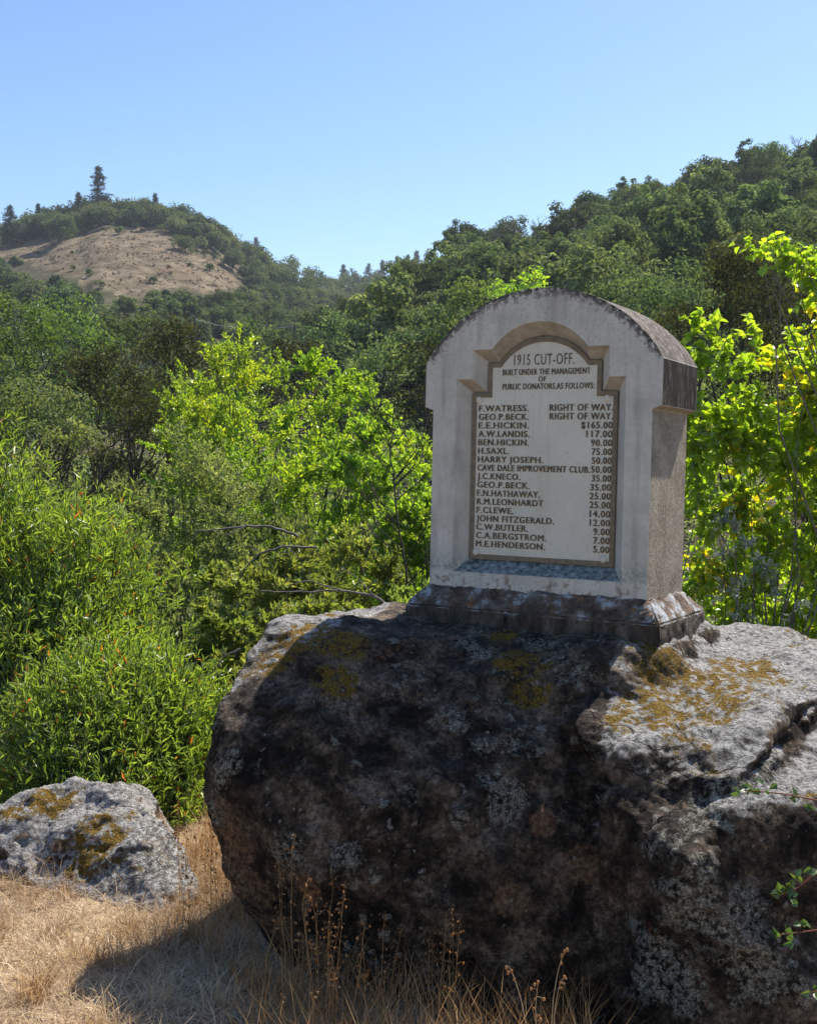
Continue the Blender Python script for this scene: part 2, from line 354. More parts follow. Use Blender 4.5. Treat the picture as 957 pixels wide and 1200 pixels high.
def inpoly(px, py, poly):
    px = np.asarray(px); py = np.asarray(py); r = np.zeros(px.shape, bool); n = len(poly)
    for i in range(n):
        x1, y1 = poly[i]; x2, y2 = poly[(i + 1) % n]
        if y1 == y2: continue
        r ^= ((y1 > py) != (y2 > py)) & (px < (x2 - x1) * (py - y1) / (y2 - y1) + x1)
    return r
MEADOW = [(-60, 292), (8, 284), (60, 272), (120, 270), (185, 265), (212, 282), (228, 296), (262, 302), (292, 322), (262, 342), (205, 336), (150, 350), (90, 328), (30, 306)]
CUTS = [[(232, 355), (256, 362), (252, 378), (236, 376)], [(330, 374), (352, 380), (356, 388), (334, 386)], [(235, 392), (290, 396), (288, 410), (236, 408)], [(150, 368), (172, 370), (170, 382), (152, 380)]]
def meadow(x, y, z, pad=0.0):
    px, py = project(x, y, z); px = px + 9 * vnoise(x, y, 9) + 5 * vnoise(x, y, 3.1); py = py + 5 * vnoise(x, y, 7, 3) + 3 * vnoise(x, y, 2.7, 5)
    mk = inpoly(px, py, MEADOW)
    for c in CUTS: mk |= inpoly(px, py, c)
    return mk & (y > 125)

azs = np.radians(np.concatenate([np.arange(-180, -34, 4.0), np.arange(-34, 34, .16), np.arange(34, 180, 4.0)]))
rs = np.concatenate([np.linspace(.35, 9, 90), np.geomspace(9.2, 90, 60), np.linspace(92, 700, 210), np.geomspace(715, 1150, 16)])
A, R_ = np.meshgrid(azs, rs, indexing='ij'); X = R_ * np.sin(A); Y = R_ * np.cos(A); Z = terrain(X, Y)
na, nr = A.shape
V = np.stack([X, Y, Z], -1).reshape(-1, 3); V = np.vstack([V, [[0, 0, 0]]]); ZLOW = float(V[:, 2].min())
i, j = np.meshgrid(np.arange(na), np.arange(nr - 1), indexing='ij'); i2 = (i + 1) % na
F = np.stack([i * nr + j, i * nr + j + 1, i2 * nr + j + 1, i2 * nr + j], -1).reshape(-1, 4)
ii = np.arange(na); F3 = np.stack([np.full(na, na * nr), ii * nr, ((ii + 1) % na) * nr], -1)
mb = MB(); mask = np.where(meadow(V[:, 0], np.maximum(V[:, 1], .5), V[:, 2]), 1.0, 0.0)
mb.add(V, F, mask); me = None
mb.f.append(F3); mb.mi.append(np.zeros(len(F3)))
me = mb.mesh('ground', True)
g = G('ground_earth'); co = g.coord(); y = g.n('SeparateXYZ', _0=co, out=1); x = g.n('SeparateXYZ', _0=co, out=0)
d = g.n('VectorMath', {'operation': 'LENGTH'}, _0=co, out=1)
nn = g.noise(9, 10, .7, co); n2 = g.noise(.6, 6, .6, co); n3 = g.noise(.12, 8, .65, co); n4 = g.n('TexNoise', Vector=g.n('Mapping', Vector=co, Scale=(1., 1., 1.6)), Scale=.22, Detail=10., Roughness=.72)
straw = g.ramp(nn, [(.34, (.10, .07, .045)), (.5, (.27, .20, .13)), (.66, (.48, .385, .275))])
wood = g.ramp(n2, [(.3, (.03, .032, .015)), (.55, (.07, .062, .032)), (.75, (.14, .105, .06))])
mead = g.ramp(n4, [(.36, (.075, .058, .034)), (.45, (.14, .108, .066)), (.54, (.20, .155, .098)), (.64, (.28, .22, .148))])
mead = g.mix(g.step(n3, .60, .66), mead, (.24, .15, .085))
c = g.mix(g.step(d, 5.2, 7.5), straw, wood); c = g.mix(g.rnd(), c, mead)
gm = g.principled(c, .97, .08, g.bump(g.noise(1.1, 8, .7, co), g.math('MULTIPLY', g.rnd(), 1.0), .8, g.bump(nn, .6, .03)))
go = link('ground', me, None, [gm]); tag(go, kind='structure')

# ------------------------------------------------------------------ trees
def tree_data(seed, H, cz, rad, rz, nclump, per, L, Wd, trunk_r, kind='lance', rcl=(.26, .42), twigs=0, up=.0, droop=0.0, limbs=14, lean=(0, 0), clumps=None, fold=.25, shell=.55, trunks=1, jit=.06):
    rng = np.random.default_rng(seed); tk = MB(); cr = MB()
    if clumps is None:
        dv = sph(rng, nclump); dv[:, 2] = np.where(dv[:, 2] < -.55, -dv[:, 2], dv[:, 2])
        u = shell + (1 - shell) * rng.random(nclump) ** .6
        C = dv * u[:, None] * np.array([rad, rad, rz]) + np.array([lean[0], lean[1], cz]); C += rng.normal(size=C.shape) * rad * jit
        RC = rad * rng.uniform(rcl[0], rcl[1], nclump)
    else:
        C = np.array([c[:3] for c in clumps], float); RC = np.array([c[3] for c in clumps], float)
    cen = C.mean(0)
    base_z = max(.12 * H, cz - rz * .8)
    for k in range(trunks):
        b = np.array([0, 0, -.15]) + (0 if trunks == 1 else np.append(rng.normal(size=2) * rad * .18, 0))
        topp = np.array([cen[0] * .7, cen[1] * .7, cz + rz * .35]) + (0 if trunks == 1 else np.append(rng.normal(size=2) * rad * .35, 0))
        tp = limb(b, topp, rng, 9, .12); tube(tk, tp, np.linspace(trunk_r, trunk_r * .25, 9) * (1 + .5 * np.array([1] + [0] * 8)), 8)
        sel = rng.permutation(len(C))[:max(2, limbs // trunks)]
        for q in sel:
            f = rng.uniform(.3, .85); s0 = tp[int(f * 8)]
            tube(tk, limb(s0, C[q], rng, 7, .16, .03), np.linspace(trunk_r * .42, trunk_r * .07, 7), 5)
    for c, rc in zip(C, RC):
        n = max(3, int(per * (rc / (rad * .33)) ** 2)) if clumps is None else max(3, int(per * rc * rc / np.mean(RC ** 2)))
        if twigs:
            nt = twigs; D0 = nrm(sph(rng, nt) + nrm(c - cen + 1e-3) * .5 + np.array([0, 0, up])); ln = rc * rng.uniform(.7, 1.25, nt)
            base = c + sph(rng, nt) * rc * .25; tip = base + D0 * ln[:, None]; tip[:, 2] -= droop * ln
            for a, b in zip(base, tip): tube(tk, limb(a, b, rng, 4, .1), np.linspace(trunk_r * .09, trunk_r * .03, 4), 3)
            ti = rng.integers(0, nt, n); t = rng.random(n) ** .7
            P = base[ti] + (tip - base)[ti] * t[:, None] + sph(rng, n) * rc * .06
            D = nrm(D0[ti] * .7 + sph(rng, n) * .8 + np.array([0, 0, up * .6 - droop])); N = nrm(np.array([0, 0, .8]) + sph(rng, n) * .8)
        else:
            o = sph(rng, n); rr = rng.random(n) ** .45; P = c + o * (rc * rr)[:, None] * np.array([1, 1, .8])
            N = nrm(o * .95 + sph(rng, n) * .5 + np.array([0, 0, .3])); D = nrm(np.cross(N, sph(rng, n)) + np.array([0, 0, up - droop]))
        s = rng.uniform(.65, 1.25, n)
        clr = rng.normal() * .17
        leaves(cr, P, D, N, L * s, Wd * s, rng, kind, fold, np.clip(rng.random(n) * .8 + .1 + clr, 0, 1))
    return tk.mesh('trunk', True), cr.mesh('crown')

def put_tree(name, data, loc, label, cat='tree', group=None, mats=('bark', 'oak'), rz=0.0, scale=1.0, sz=None):
    t = empty(name, loc, rz); t.scale = (scale, scale, sz or scale); tag(t, label, cat, group)
    for nm, me, mt in (('trunk', data[0], mats[0]), ('crown', data[1], mats[1])):
        if len(me.vertices) == 0: continue
        if len(me.materials) == 0: me.materials.append(M[mt])
        o = bpy.data.objects.new(nm, me); COL.objects.link(o); o.parent = t
    return t

# hillside trees : six oak shapes and two conifers, shared by the copies
OAKS = []
for k, (ra_, rz_, ln_, nc_) in enumerate([(3.6, 3.4, (.3, 0), 60), (4.2, 2.9, (-.7, .2), 64), (3.0, 4.0, (.2, .4), 54), (3.8, 3.8, (.8, -.3), 66), (2.7, 3.2, (-.4, -.4), 46), (4.0, 3.3, (.1, .8), 58), (3.3, 3.7, (-.9, .3), 56), (2.4, 4.3, (.2, 0), 48)]):
    OAKS.append(tree_data(100 + k, 8, rz_ * 1.12, ra_, rz_, nc_, 170, .40, .23, .24, rcl=(.11, .36), limbs=18, shell=.38, lean=ln_, jit=.13))
def conifer_data(seed, H, rb, n=24):
    rng = np.random.default_rng(seed); tk = MB(); cr = MB()
    tube(tk, [(0, 0, -.2), (0, 0, H * .5), (0, 0, H)], [H * .022, H * .014, .02], 6)
    for k in range(n):
        f = (k + .6) / n; z = H * (.16 + .84 * f); rr = (rb * (1 - f) ** .7 * rng.uniform(.45, 1.2) + .15) * (1 if f > .1 else .6)
        nb = int(rng.integers(3, 7))
        for q in range(nb):
            a = rng.uniform(0, 6.28); e = rr * rng.uniform(.6, 1.15); p1 = np.array([math.cos(a) * e, math.sin(a) * e, z - e * rng.uniform(-.25, .4)])
            p0 = np.array([0, 0, z]); m_ = int(10 + 26 * e / rb)
            t = rng.random(m_)[:, None] ** .7; P = p0 + (p1 - p0) * t + rng.normal(size=(m_, 3)) * .12 * rb * .5
            D = nrm((p1 - p0) * .6 + sph(rng, m_) * .8); N = nrm(np.array([0, 0, .8]) + sph(rng, m_) * .7)
            leaves(cr, P, D, N, .5 * rng.uniform(.7, 1.3, m_), .2, rng)
            tube(tk, [p0, p1], [.05, .02], 3)
    return tk.mesh('trunk', True), cr.mesh('crown')
CONI = [conifer_data(300 + k, 12, 2.3 + .4 * k) for k in range(3)]

rng = np.random.default_rng(7)
def scatter(n, rmin, rmax, pxr, sep):
    out = []; tries = 0
    grid = {}
    while len(out) < n and tries < n * 60:
        tries += 1
        px = rng.uniform(*pxr); y = math.sqrt(rng.uniform(rmin ** 2, rmax ** 2)); x = (px - 478.5) / FPX * y
        if any((x - a) ** 2 + (y - b) ** 2 < (sep * .5 * (s1 + 1)) ** 2 for a, b, s1 in out[-400:]): continue
        out.append((x, y, rng.uniform(.5, 1.12)))
    return out
n_ind = 0
def hill_tree(x, y, s, label, group, kind=None, mat='oak'):
    z = tz(x, y)
    if kind == 'conifer':
        return put_tree('conifer_tree', CONI[int(rng.integers(3))], (x, y, z - .2), label, 'tree', group, ('bark', 'conifer'), rng.uniform(0, 6.28), s, s * rng.uniform(.9, 1.3))
    return put_tree('oak_tree', OAKS[int(rng.integers(8))], (x, y, z - .5 * s), label, 'tree', group, ('bark', 'oak'), rng.uniform(0, 6.28), s, s * rng.uniform(.8, 1.1))
rightpts = [p for p in scatter(470, 70, 196, (390, 1040), 4.9)]
cnt = 0
def visible(x, y, ztop, step=3.0):
    n = int(y / step); t = np.linspace(.1, .985, max(n, 12)); zz = 1.6 + (ztop - 1.6) * t
    return bool(np.all(terrain(x * t, y * t) < zz + .3))
extra = []
for x, y, s in rightpts:
    px, py = project(x, y, tz(x, y))
    if px < 560 and y > 150 and tz(x, y) < 5: continue
    if tz(x, y) < -2.6 and y < 90: continue
    if y < 187 and cnt < 178:
        hill_tree(x, y, s, 'round-topped evergreen tree on the wooded slope rising to the right of the monument', 'trees on the right-hand hill'); cnt += 1
    else: extra.append((x, y, s))
leftpts = scatter(950, 128, 352, (-60, 470), 5.6)
cl = 0
for x, y, s in sorted(leftpts, key=lambda p: p[1]):
    z = tz(x, y)
    if meadow(np.array([x]), np.array([y]), np.array([z]))[0]: continue
    pxt, pyt = project(x, y, z + 8 * s)
    inm = bool(inpoly(np.array([pxt]), np.array([pyt + 22]), MEADOW)[0])
    if not inm: inm = bool(inpoly(np.array([pxt - 10, pxt + 10]), np.array([pyt + 12, pyt + 12]), MEADOW).any())
    if inm and True: continue
    if visible(x, y, z + 6 * s) and cl < 100 and y > 150 and rng.random() < .45:
        hill_tree(x, y, s * .95, 'dark evergreen tree in the wood around the dry meadow hill', 'trees on the meadow hill'); cl += 1
    else: extra.append((x, y, s))
extra += scatter(360, 350, 645, (330, 640), 8.0)
for k in range(190):
    px = rng.uniform(-60, 330); yd = rng.uniform(332, 356); extra.append(((px - 478.5) / FPX * yd, yd, rng.uniform(.45, 1.2)))
# the same woods carried on beyond both picture edges
for k in range(900):
    px = rng.uniform(-900, -60) if k < 480 else rng.uniform(1040, 1700); yd = math.sqrt(rng.uniform(128 ** 2, 352 ** 2)) if k < 480 else math.sqrt(rng.uniform(70 ** 2, 200 ** 2))
    extra.append(((px - 478.5) / FPX * yd, yd, rng.uniform(.7, 1.3)))
# wooded mass filling the slopes behind the single trees
wood = MB(); rw = np.random.default_rng(5)
for x, y, s in extra:
    z = tz(x, y); rad = 3.6 * s * (1.25 if y > 350 else 1.0); ncl = 9 if y > 350 else 13
    dv = sph(rw, ncl); dv[:, 2] = np.abs(dv[:, 2]); C = np.array([x, y, z + rad * .7]) + dv * rad * .68 * np.array([1, 1, .95]) * rw.uniform(.6, 1, (ncl, 1))
    per = 26 if (y > 350 or abs(x / y) > .44) else 75
    tone = rw.normal() * .28
    for c in C:
        o = sph(rw, per); P = c + o * rad * .42 * rw.random((per, 1)) ** .4
        N = nrm(o * .95 + sph(rw, per) * .5 + np.array([0, 0, .3])); D = np.cross(N, sph(rw, per))
        leaves(wood, P, D, N, (.9 if y > 350 else .52) * rw.uniform(.7, 1.3, per), .5, rw, r=np.clip(rw.random(per) * .7 + .15 + tone, 0, 1))
wo = link('distant_woods', wood.mesh('distant_woods'), None, [M['oak']]); tag(wo, 'dense evergreen woods covering the far slopes and the saddle between the hills', 'woods', kind='stuff')

# conifers standing on the skylines (px, top py, Y)
for px, top, Yd in [(115, 198, 345), (92, 227, 345), (45, 240, 340), (12, 243, 330), (182, 228, 345), (300, 280, 385), (465, 302, 560), (488, 296, 560), (448, 306, 560), (478, 300, 580), (432, 310, 550), (525, 300, 600), (402, 312, 520), (500, 302, 585)]:
    p = at(px, top, Yd); z = tz(p[0], p[1]); s = max(.5, (p[2] - z) / 12)
    lab = 'tall sparse conifer, highest point of the skyline above the dry meadow' if px == 115 else ('conifer standing above the trees on the crest over the dry meadow' if px < 330 else 'small bluish conifer on the far saddle between the two hills')
    t = put_tree('conifer_tree', CONI[int(rng.integers(3))], (p[0], p[1], z - .2), lab, 'tree', None if px == 115 else ('conifers on the crest' if px < 330 else 'conifers on the saddle'), ('bark', 'conifer'), rng.uniform(0, 6), s * (1.45 if px == 115 else 1.4), s * 1.05)
# leafless trees on the right ridge
def bare_data(seed):
    rng = np.random.default_rng(seed); tk = MB(); tp = limb((0, 0, -.3), (rng.normal() * .6, 0, 7), rng, 9, .1); tube(tk, tp, np.linspace(.16, .04, 9), 6)
    for k in range(22):
        f = rng.uniform(.3, .98); p0 = tp[int(f * 8)]; e = p0 + np.append(rng.normal(size=2) * 1.3, rng.uniform(.6, 2.2)); L_ = limb(p0, e, rng, 6, .2); tube(tk, L_, np.linspace(.06, .02, 6), 4)
        for q in range(3): tube(tk, limb(L_[3], L_[3] + np.append(rng.normal(size=2) * .6, rng.uniform(.3, 1.1)), rng, 4, .2), [.025, .02, .016, .012], 3)
    return tk.mesh('trunk', True)
BARE = [bare_data(60 + k) for k in range(3)]
for k, (px, top, Yd) in enumerate([(612, 256, 170), (632, 252, 172), (665, 240, 176), (692, 236, 178), (645, 262, 165), (583, 262, 175), (940, 158, 178)]):
    p = at(px, top, Yd); z = tz(p[0], p[1]); s_ = max(.5, (p[2] - z) / 8.2); t = empty('bare_tree', (p[0], p[1], z), k * 1.1); t.scale = (s_,) * 3
    tag(t, 'leafless grey tree poking above the ridge to the right of the saddle', 'tree', 'bare trees on the right ridge'); me_ = BARE[k % 3]
    if len(me_.materials) == 0: me_.materials.append(M['twig'])
    o = bpy.data.objects.new('trunk', me_); COL.objects.link(o); o.parent = t
# shrubs and lone oaks in the meadow
for k, (px, py, wpx) in enumerate([(70, 285, 44), (218, 296, 30), (105, 326, 11), (62, 277, 26), (160, 268, 14), (190, 272, 12), (240, 300, 9), (196, 268, 16), (86, 318, 9), (272, 318, 26), (205, 275, 10), (252, 306, 8), (45, 300, 5), (222, 312, 7), (246, 318, 12), (232, 290, 9), (200, 324, 5), (118, 338, 12), (180, 334, 11), (268, 308, 12), (85, 300, 6), (140, 275, 12)]):
    for Yd in np.arange(150, 352, 2.0):
        p = at(px, py, Yd)
        if tz(p[0], p[1]) > p[2]: break
    s = wpx / FPX * p[1] / 7.6
    lab = {0: 'spreading oak standing alone at upper left of dry meadow', 1: 'round dark oak on right shoulder of dry meadow', 2: 'small round bush alone low on the dry meadow', 3: 'low oak beside the spreading oak at upper edge of meadow', 9: 'dark oak at lower right corner of dry meadow'}.get(k)
    put_tree('oak_tree' if wpx > 20 else 'meadow_bush', OAKS[k % 6], (p[0], p[1], tz(p[0], p[1]) - .3 * s), lab or 'tiny dark bush dotted on the dry meadow slope', 'tree' if wpx > 20 else 'bush', None if lab else 'bushes on the meadow', ('bark', 'oak'), k * 1.3, s, s * .75)

# mid-distance oaks (px, top py, width px, Y, label, mat)
MID = [
 (15, 335, 150, 38, 'broad oak with lit leaves at the left picture edge under the meadow hill', 'bay'),
 (75, 345, 120, 58, 'mid green oak just below the left end of the dry meadow', 'bay'),
 (150, 352, 120, 62, 'pale olive oak below the middle of dry meadow', 'oak'),
 (205, 372, 105, 44, 'darkest brownish oak standing left of the bright green ash trees', 'darkoak'),
 (120, 400, 130, 40, 'shaded oak between the broad edge oak and the darkest oak', 'darkoak'),
 (275, 395, 70, 60, 'olive oak peeping up left of the bright ash tops', 'oak'),
 (345, 392, 90, 48, 'dark oak directly behind the tops of the bright ash trees', 'darkoak'),
 (440, 385, 90, 52, 'shaded oak between bright ash trees and monument arch', 'oak'),
 (500, 395, 80, 46, 'dark green oak immediately left of the monument arch', 'darkoak'),
 (395, 360, 80, 95, 'grey green oak at the foot of the saddle', 'oak'),
 (300, 372, 80, 100, 'grey green oak above the bright ash trees beneath the wooded ridge', 'oak'),
 (455, 355, 85, 90, 'olive oak up the slope to the left of the arch top', 'oak'),
 (560, 320, 110, 75, 'lit green oak rising behind left half of monument arch', 'bay'),
 (615, 318, 110, 60, 'yellow green tree showing just over the monument arch', 'ash'),
 (740, 300, 120, 60, 'open crowned oak behind right half of monument arch', 'oak'),
 (800, 300, 130, 46, 'grey green oak behind top of the yellow cottonwood', 'oak'),
 (880, 282, 190, 36, 'large dark oak behind the yellow cottonwood', 'darkoak'),
 (960, 330, 150, 24, 'shaded oak at the right picture edge under the cottonwood branch', 'darkoak'),
 (-60, 360, 160, 26, 'oak leaning in from beyond the left picture edge', 'bay'),
 (50, 430, 130, 30, 'dark oak above the willow thicket at the left', 'oak'),
 (170, 440, 110, 28, 'shaded brown green oak behind the olive shrub', 'darkoak'),
 (1060, 300, 200, 30, 'dark oak beyond the right picture edge', 'oak'),
]
for k, (px, top, wpx, Yd, lab, mt) in enumerate(MID):
    p = at(px, top, Yd); z = tz(p[0], p[1]); H = p[2] - z; rad = wpx / FPX * Yd / 2 * 1.05
    rzc = min(H * .5, rad * 1.6); sc_leaf = max(.085, Yd * .0042)
    d = tree_data(500 + k, H, H - rzc * 1.02, rad, rzc, 70, int(min(330, 130 * (rad / sc_leaf / 14) ** 2)), sc_leaf, sc_leaf * .5, max(.08, rad * .05), rcl=(.19, .34), limbs=18, shell=.62)
    put_tree('bright_tree' if mt == 'ash' else 'oak_tree', d, (p[0], p[1], z - .1), lab, 'tree', None if mt == 'ash' else 'oaks in the valley', ('bark', mt), 0)

# dry tussocks roughening the meadow
ts = MB(); rt = np.random.default_rng(17); k = 0
while k < 700:
    px = rt.uniform(-40, 300); yd = rt.uniform(190, 345); xx = (px - 478.5) / FPX * yd; zz = tz(xx, yd)
    if not meadow(np.array([xx]), np.array([yd]), np.array([zz]))[0]: k += .05; continue
    k += 1; n = 9; c = np.array([xx, yd, zz]); sz = rt.uniform(.2, .5) * (1.7 if rt.random() < .08 else 1)
    o = sph(rt, n); o[:, 2] = np.abs(o[:, 2])
    leaves(ts, c + o * sz * .25, o + np.array([0, 0, .6]), sph(rt, n), sz * rt.uniform(.7, 1.2, n), sz * .35, rt, r=np.clip(rt.random(n) * .4 + rt.uniform(0, .6), 0, 1))
g = G('brown_tussock'); cc = g.ramp(g.rnd(), [(0, (.09, .072, .04)), (.5, (.18, .135, .083)), (1, (.30, .23, .15))]); g.t.links.new(g.n('BsdfDiffuse', Color=cc), g.out.inputs[0])
tag(link('dry_tussocks', ts.mesh('dry_tussocks'), None, [g.m]), 'brown grass tussocks sprinkled over the dry meadow hill', 'grass', kind='stuff')

# bright ash trees in the creek bed
ASH = [(290, 392, 200, 19, 'bright green ash with the highest top, left of the ash group'), (390, 392, 150, 17.5, 'bright yellow green ash in the middle of the ash group'),
       (450, 455, 130, 15, 'bright ash whose foliage reaches the left side of the monument'), (330, 470, 210, 15.5, 'low leafy ash in front of the two tallest ashes'),
       (240, 440, 130, 20, 'thin light green ash behind the olive shrub'), (520, 520, 150, 13, 'bright ash half hidden behind the monument')]
for k, (px, top, wpx, Yd, lab) in enumerate(ASH):
    p = at(px, top, Yd); z = tz(p[0], p[1]); H = p[2] - z; rad = wpx / FPX * Yd / 2 * 1.1; rzc = H * .44
    d = tree_data(700 + k, H, H - rzc, rad, rzc, 72, 430, .066, .030, .05, rcl=(.18, .36), twigs=9, up=.35, limbs=24, shell=.35)
    put_tree('ash_tree', d, (p[0], p[1], z - .1), lab, 'tree', 'ash trees along the creek', ('bark', 'ash'))

# shrubs
SHR = [(225, 470, 170, 12.5, 'olive', 'dull olive grey shrub with dark stem in the middle of the thicket'), (300, 540, 150, 11, 'olive', 'greyish shrub between the olive shrub and bright ashes'),
       (150, 545, 130, 10.5, 'olive', 'shadowed grey green shrub above the willow slope'), (60, 500, 160, 12, 'olive', 'grey green shrub behind the dark leaning snag'),
       (330, 610, 170, 8.6, 'thicket', 'light green bush behind the mossy left shoulder of the big boulder'), (420, 600, 130, 9.4, 'thicket', 'leafy bush at the foot of the bare sapling'),
       (255, 660, 120, 8.0, 'thicket', 'low fresh green bush between willow thicket and big boulder'), (480, 640, 110, 9.0, 'thicket', 'green bush touching the left foot of the monument'),
       (360, 690, 150, 7.2, 'thicket', 'low light green bush right behind the crest of the big boulder')]
for k, (px, top, wpx, Yd, mt, lab) in enumerate(SHR):
    p = at(px, top, Yd); z = tz(p[0], p[1]); H = p[2] - z; rad = wpx / FPX * Yd / 2 * 1.15; rzc = H * .5
    lf = (.05, .02) if mt == 'olive' else (.055, .023)
    d = tree_data(800 + k, H, H - rzc, rad, rzc, 66, 290, lf[0], lf[1], .025, rcl=(.22, .4), twigs=9, up=.4, limbs=26, shell=.3, trunks=3)
    put_tree('leafy_shrub', d, (p[0], p[1], z - .05), lab, 'shrub', 'shrubs in the creek thicket', ('bark', mt))

# willow thicket, slender upright shoots
def willow(seed, cx, cy, rxw, ryw, top, nshoot, label, ls=1.0):
    rng = np.random.default_rng(seed); z0 = tz(cx, cy); H = top - z0
    t = empty('willow_shrub', (cx, cy, z0)); tag(t, label, 'shrub', 'willow shrubs'); lf = MB(); st = MB()
    dv = sph(rng, nshoot); dv[:, 2] = np.abs(dv[:, 2]); dv[:, 1] = np.where(rng.random(nshoot) < .7, -np.abs(dv[:, 1]), dv[:, 1])
    u = rng.uniform(.55, 1.0, nshoot) ** .7
    B = dv * u[:, None] * np.array([rxw, ryw, H * .93]); 
    bump = np.array([mnoise.noise(Vector(tuple(b * 2.2)) + Vector((seed, 0, 0))) for b in B]); B *= (1 + .16 * bump)[:, None]
    Ls = rng.uniform(.22, .45, nshoot); D = nrm(dv * .35 + np.array([0, -.1, 1.0]) + rng.normal(size=(nshoot, 3)) * .33)
    tone = .18 * bump + rng.normal(size=nshoot) * .08
    for q in range(0, nshoot, 4): tube(st, [B[q] - D[q] * Ls[q] * .6, B[q] + D[q] * Ls[q] * .8], [.0035, .0015], 3)
    for q in range(26):
        b = B[rng.integers(nshoot)]; tube(st, limb((b[0] * .3, b[1] * .3, 0), b, rng, 6, .1, .03), np.linspace(.02, .006, 6), 4)
    m_ = 15; ti = np.repeat(np.arange(nshoot), m_); n = len(ti)
    tt = rng.random(n); P = B[ti] + D[ti] * ((tt - .35) * Ls[ti])[:, None]
    LD = nrm(D[ti] * .8 + sph(rng, n) * .75); N = nrm(sph(rng, n) + np.array([0, -.2, .6])); s = rng.uniform(.6, 1.2, n)
    r = np.clip(rng.random(n) * .93 + tone[ti] * .6, 0, .93); dead = rng.random(n) < .02; r[dead] = rng.uniform(.95, 1, dead.sum())
    leaves(lf, P, LD, N,   .068 * ls * s, .0135 * ls * s, rng, 'lance', .3, r)
    link('stem', st.mesh('stem', True), t, [M['bark']]); link('foliage', lf.mesh('foliage'), t, [M['willow']])
p = at(-20, 500, 7.0); willow(11, p[0] - .1, 7.1, 1.15, 1.45, p[2] + .12, 5200, 'tall willow shrub with narrow glossy leaves at the left picture edge')
p = at(110, 580, 7.4); willow(12, p[0], 7.0, .8, 1.25, p[2] + .05, 5200, 'narrow leaved willow shrub behind the small boulder', .9)
p = at(195, 745, 6.9); willow(13, p[0] + .02, 5.95, .62, .92, p[2], 4600, 'low willow shrub between the small and the big boulder', .8)
p = at(-230, 520, 8.0); willow(14, p[0], 8.0, 1.2, 1.2, p[2], 1500, 'willow shrub beyond the left picture edge')

# cottonwoods behind the monument
def cotton(seed, base, clumps, trunk_r, per, label, lw=(.050, .046)):
    d = tree_data(seed, 4, 2.0, .5, 1.6, 0, per, lw[0], lw[1], trunk_r, 'heart', twigs=10, up=.1, droop=.25, limbs=26, clumps=clumps, fold=.22, trunks=2)
    return put_tree('cottonwood_tree', d, base, label, 'tree', 'cottonwoods by the monument', ('twig', 'cotton'))
rc = np.random.default_rng(21)
def clumps_px(base, items):
    out = []
    for px, py, Yd, rr in items:
        q = at(px, py, Yd); out.append((*(q - np.array(base)), rr * FPX ** 0))
    return out
bx = at(900, 700, 8.2); base = (bx[0], bx[1], tz(bx[0], bx[1]))
it = [(818, 385, 8.0, .17), (835, 420, 7.9, .2), (822, 372, 8.0, .08), (880, 392, 8.0, .12), (905, 420, 8.3, .12), (940, 405, 8.2, .17), (955, 450, 8.3, .22)]
for k in range(125):
    px = rc.uniform(800, 1010); py = rc.uniform(425, 770); it.append((px, py, 7.75 + (py - 420) / 350 * 1.15 + rc.uniform(-.22, .22), rc.uniform(.15, .27)))
cotton(901, base, clumps_px(base, it), .024, 150, 'yellow green cottonwood with heart shaped leaves right behind the monument')
bx = at(1110, 640, 7.4); base = (bx[0], bx[1], tz(bx[0], bx[1]))
it = [(880, 288, 7.0, .07), (893, 300, 7.0, .08), (912, 285, 7.1, .09), (925, 300, 7.1, .1), (945, 312, 7.1, .12), (960, 318, 7.2, .13), (930, 290, 7.2, .08), (972, 300, 7.2, .18), (965, 370, 7.3, .16), (985, 340, 7.2, .2)]
for k in range(16): it.append((rc.uniform(1000, 1180), rc.uniform(290, 460), rc.uniform(6.9, 7.9), rc.uniform(.16, .3)))
cotton(902, base, clumps_px(base, it), .03, 170, 'second cottonwood reaching a yellow leaved branch in at upper right')
# pale sprig plant in front of the cottonwood
bp = at(872, 770, 6.6); bz = tz(bp[0], bp[1]); basep = (bp[0], bp[1], bz)
it = [(px, py, 6.5, .075) for px, py in [(848, 612), (862, 625), (850, 655), (885, 660), (893, 672), (868, 690), (880, 640), (850, 700), (905, 690), (930, 715), (870, 720)]]
d = tree_data(950, 1.5, .7, .12, .4, 0, 60, .04, .011, .012, twigs=6, up=.3, limbs=11, clumps=clumps_px(basep, it))
put_tree('sage_plant', d, basep, 'pale silvery sage plant rising behind the right end of the boulder', 'plant', None, ('bark', 'sage'))

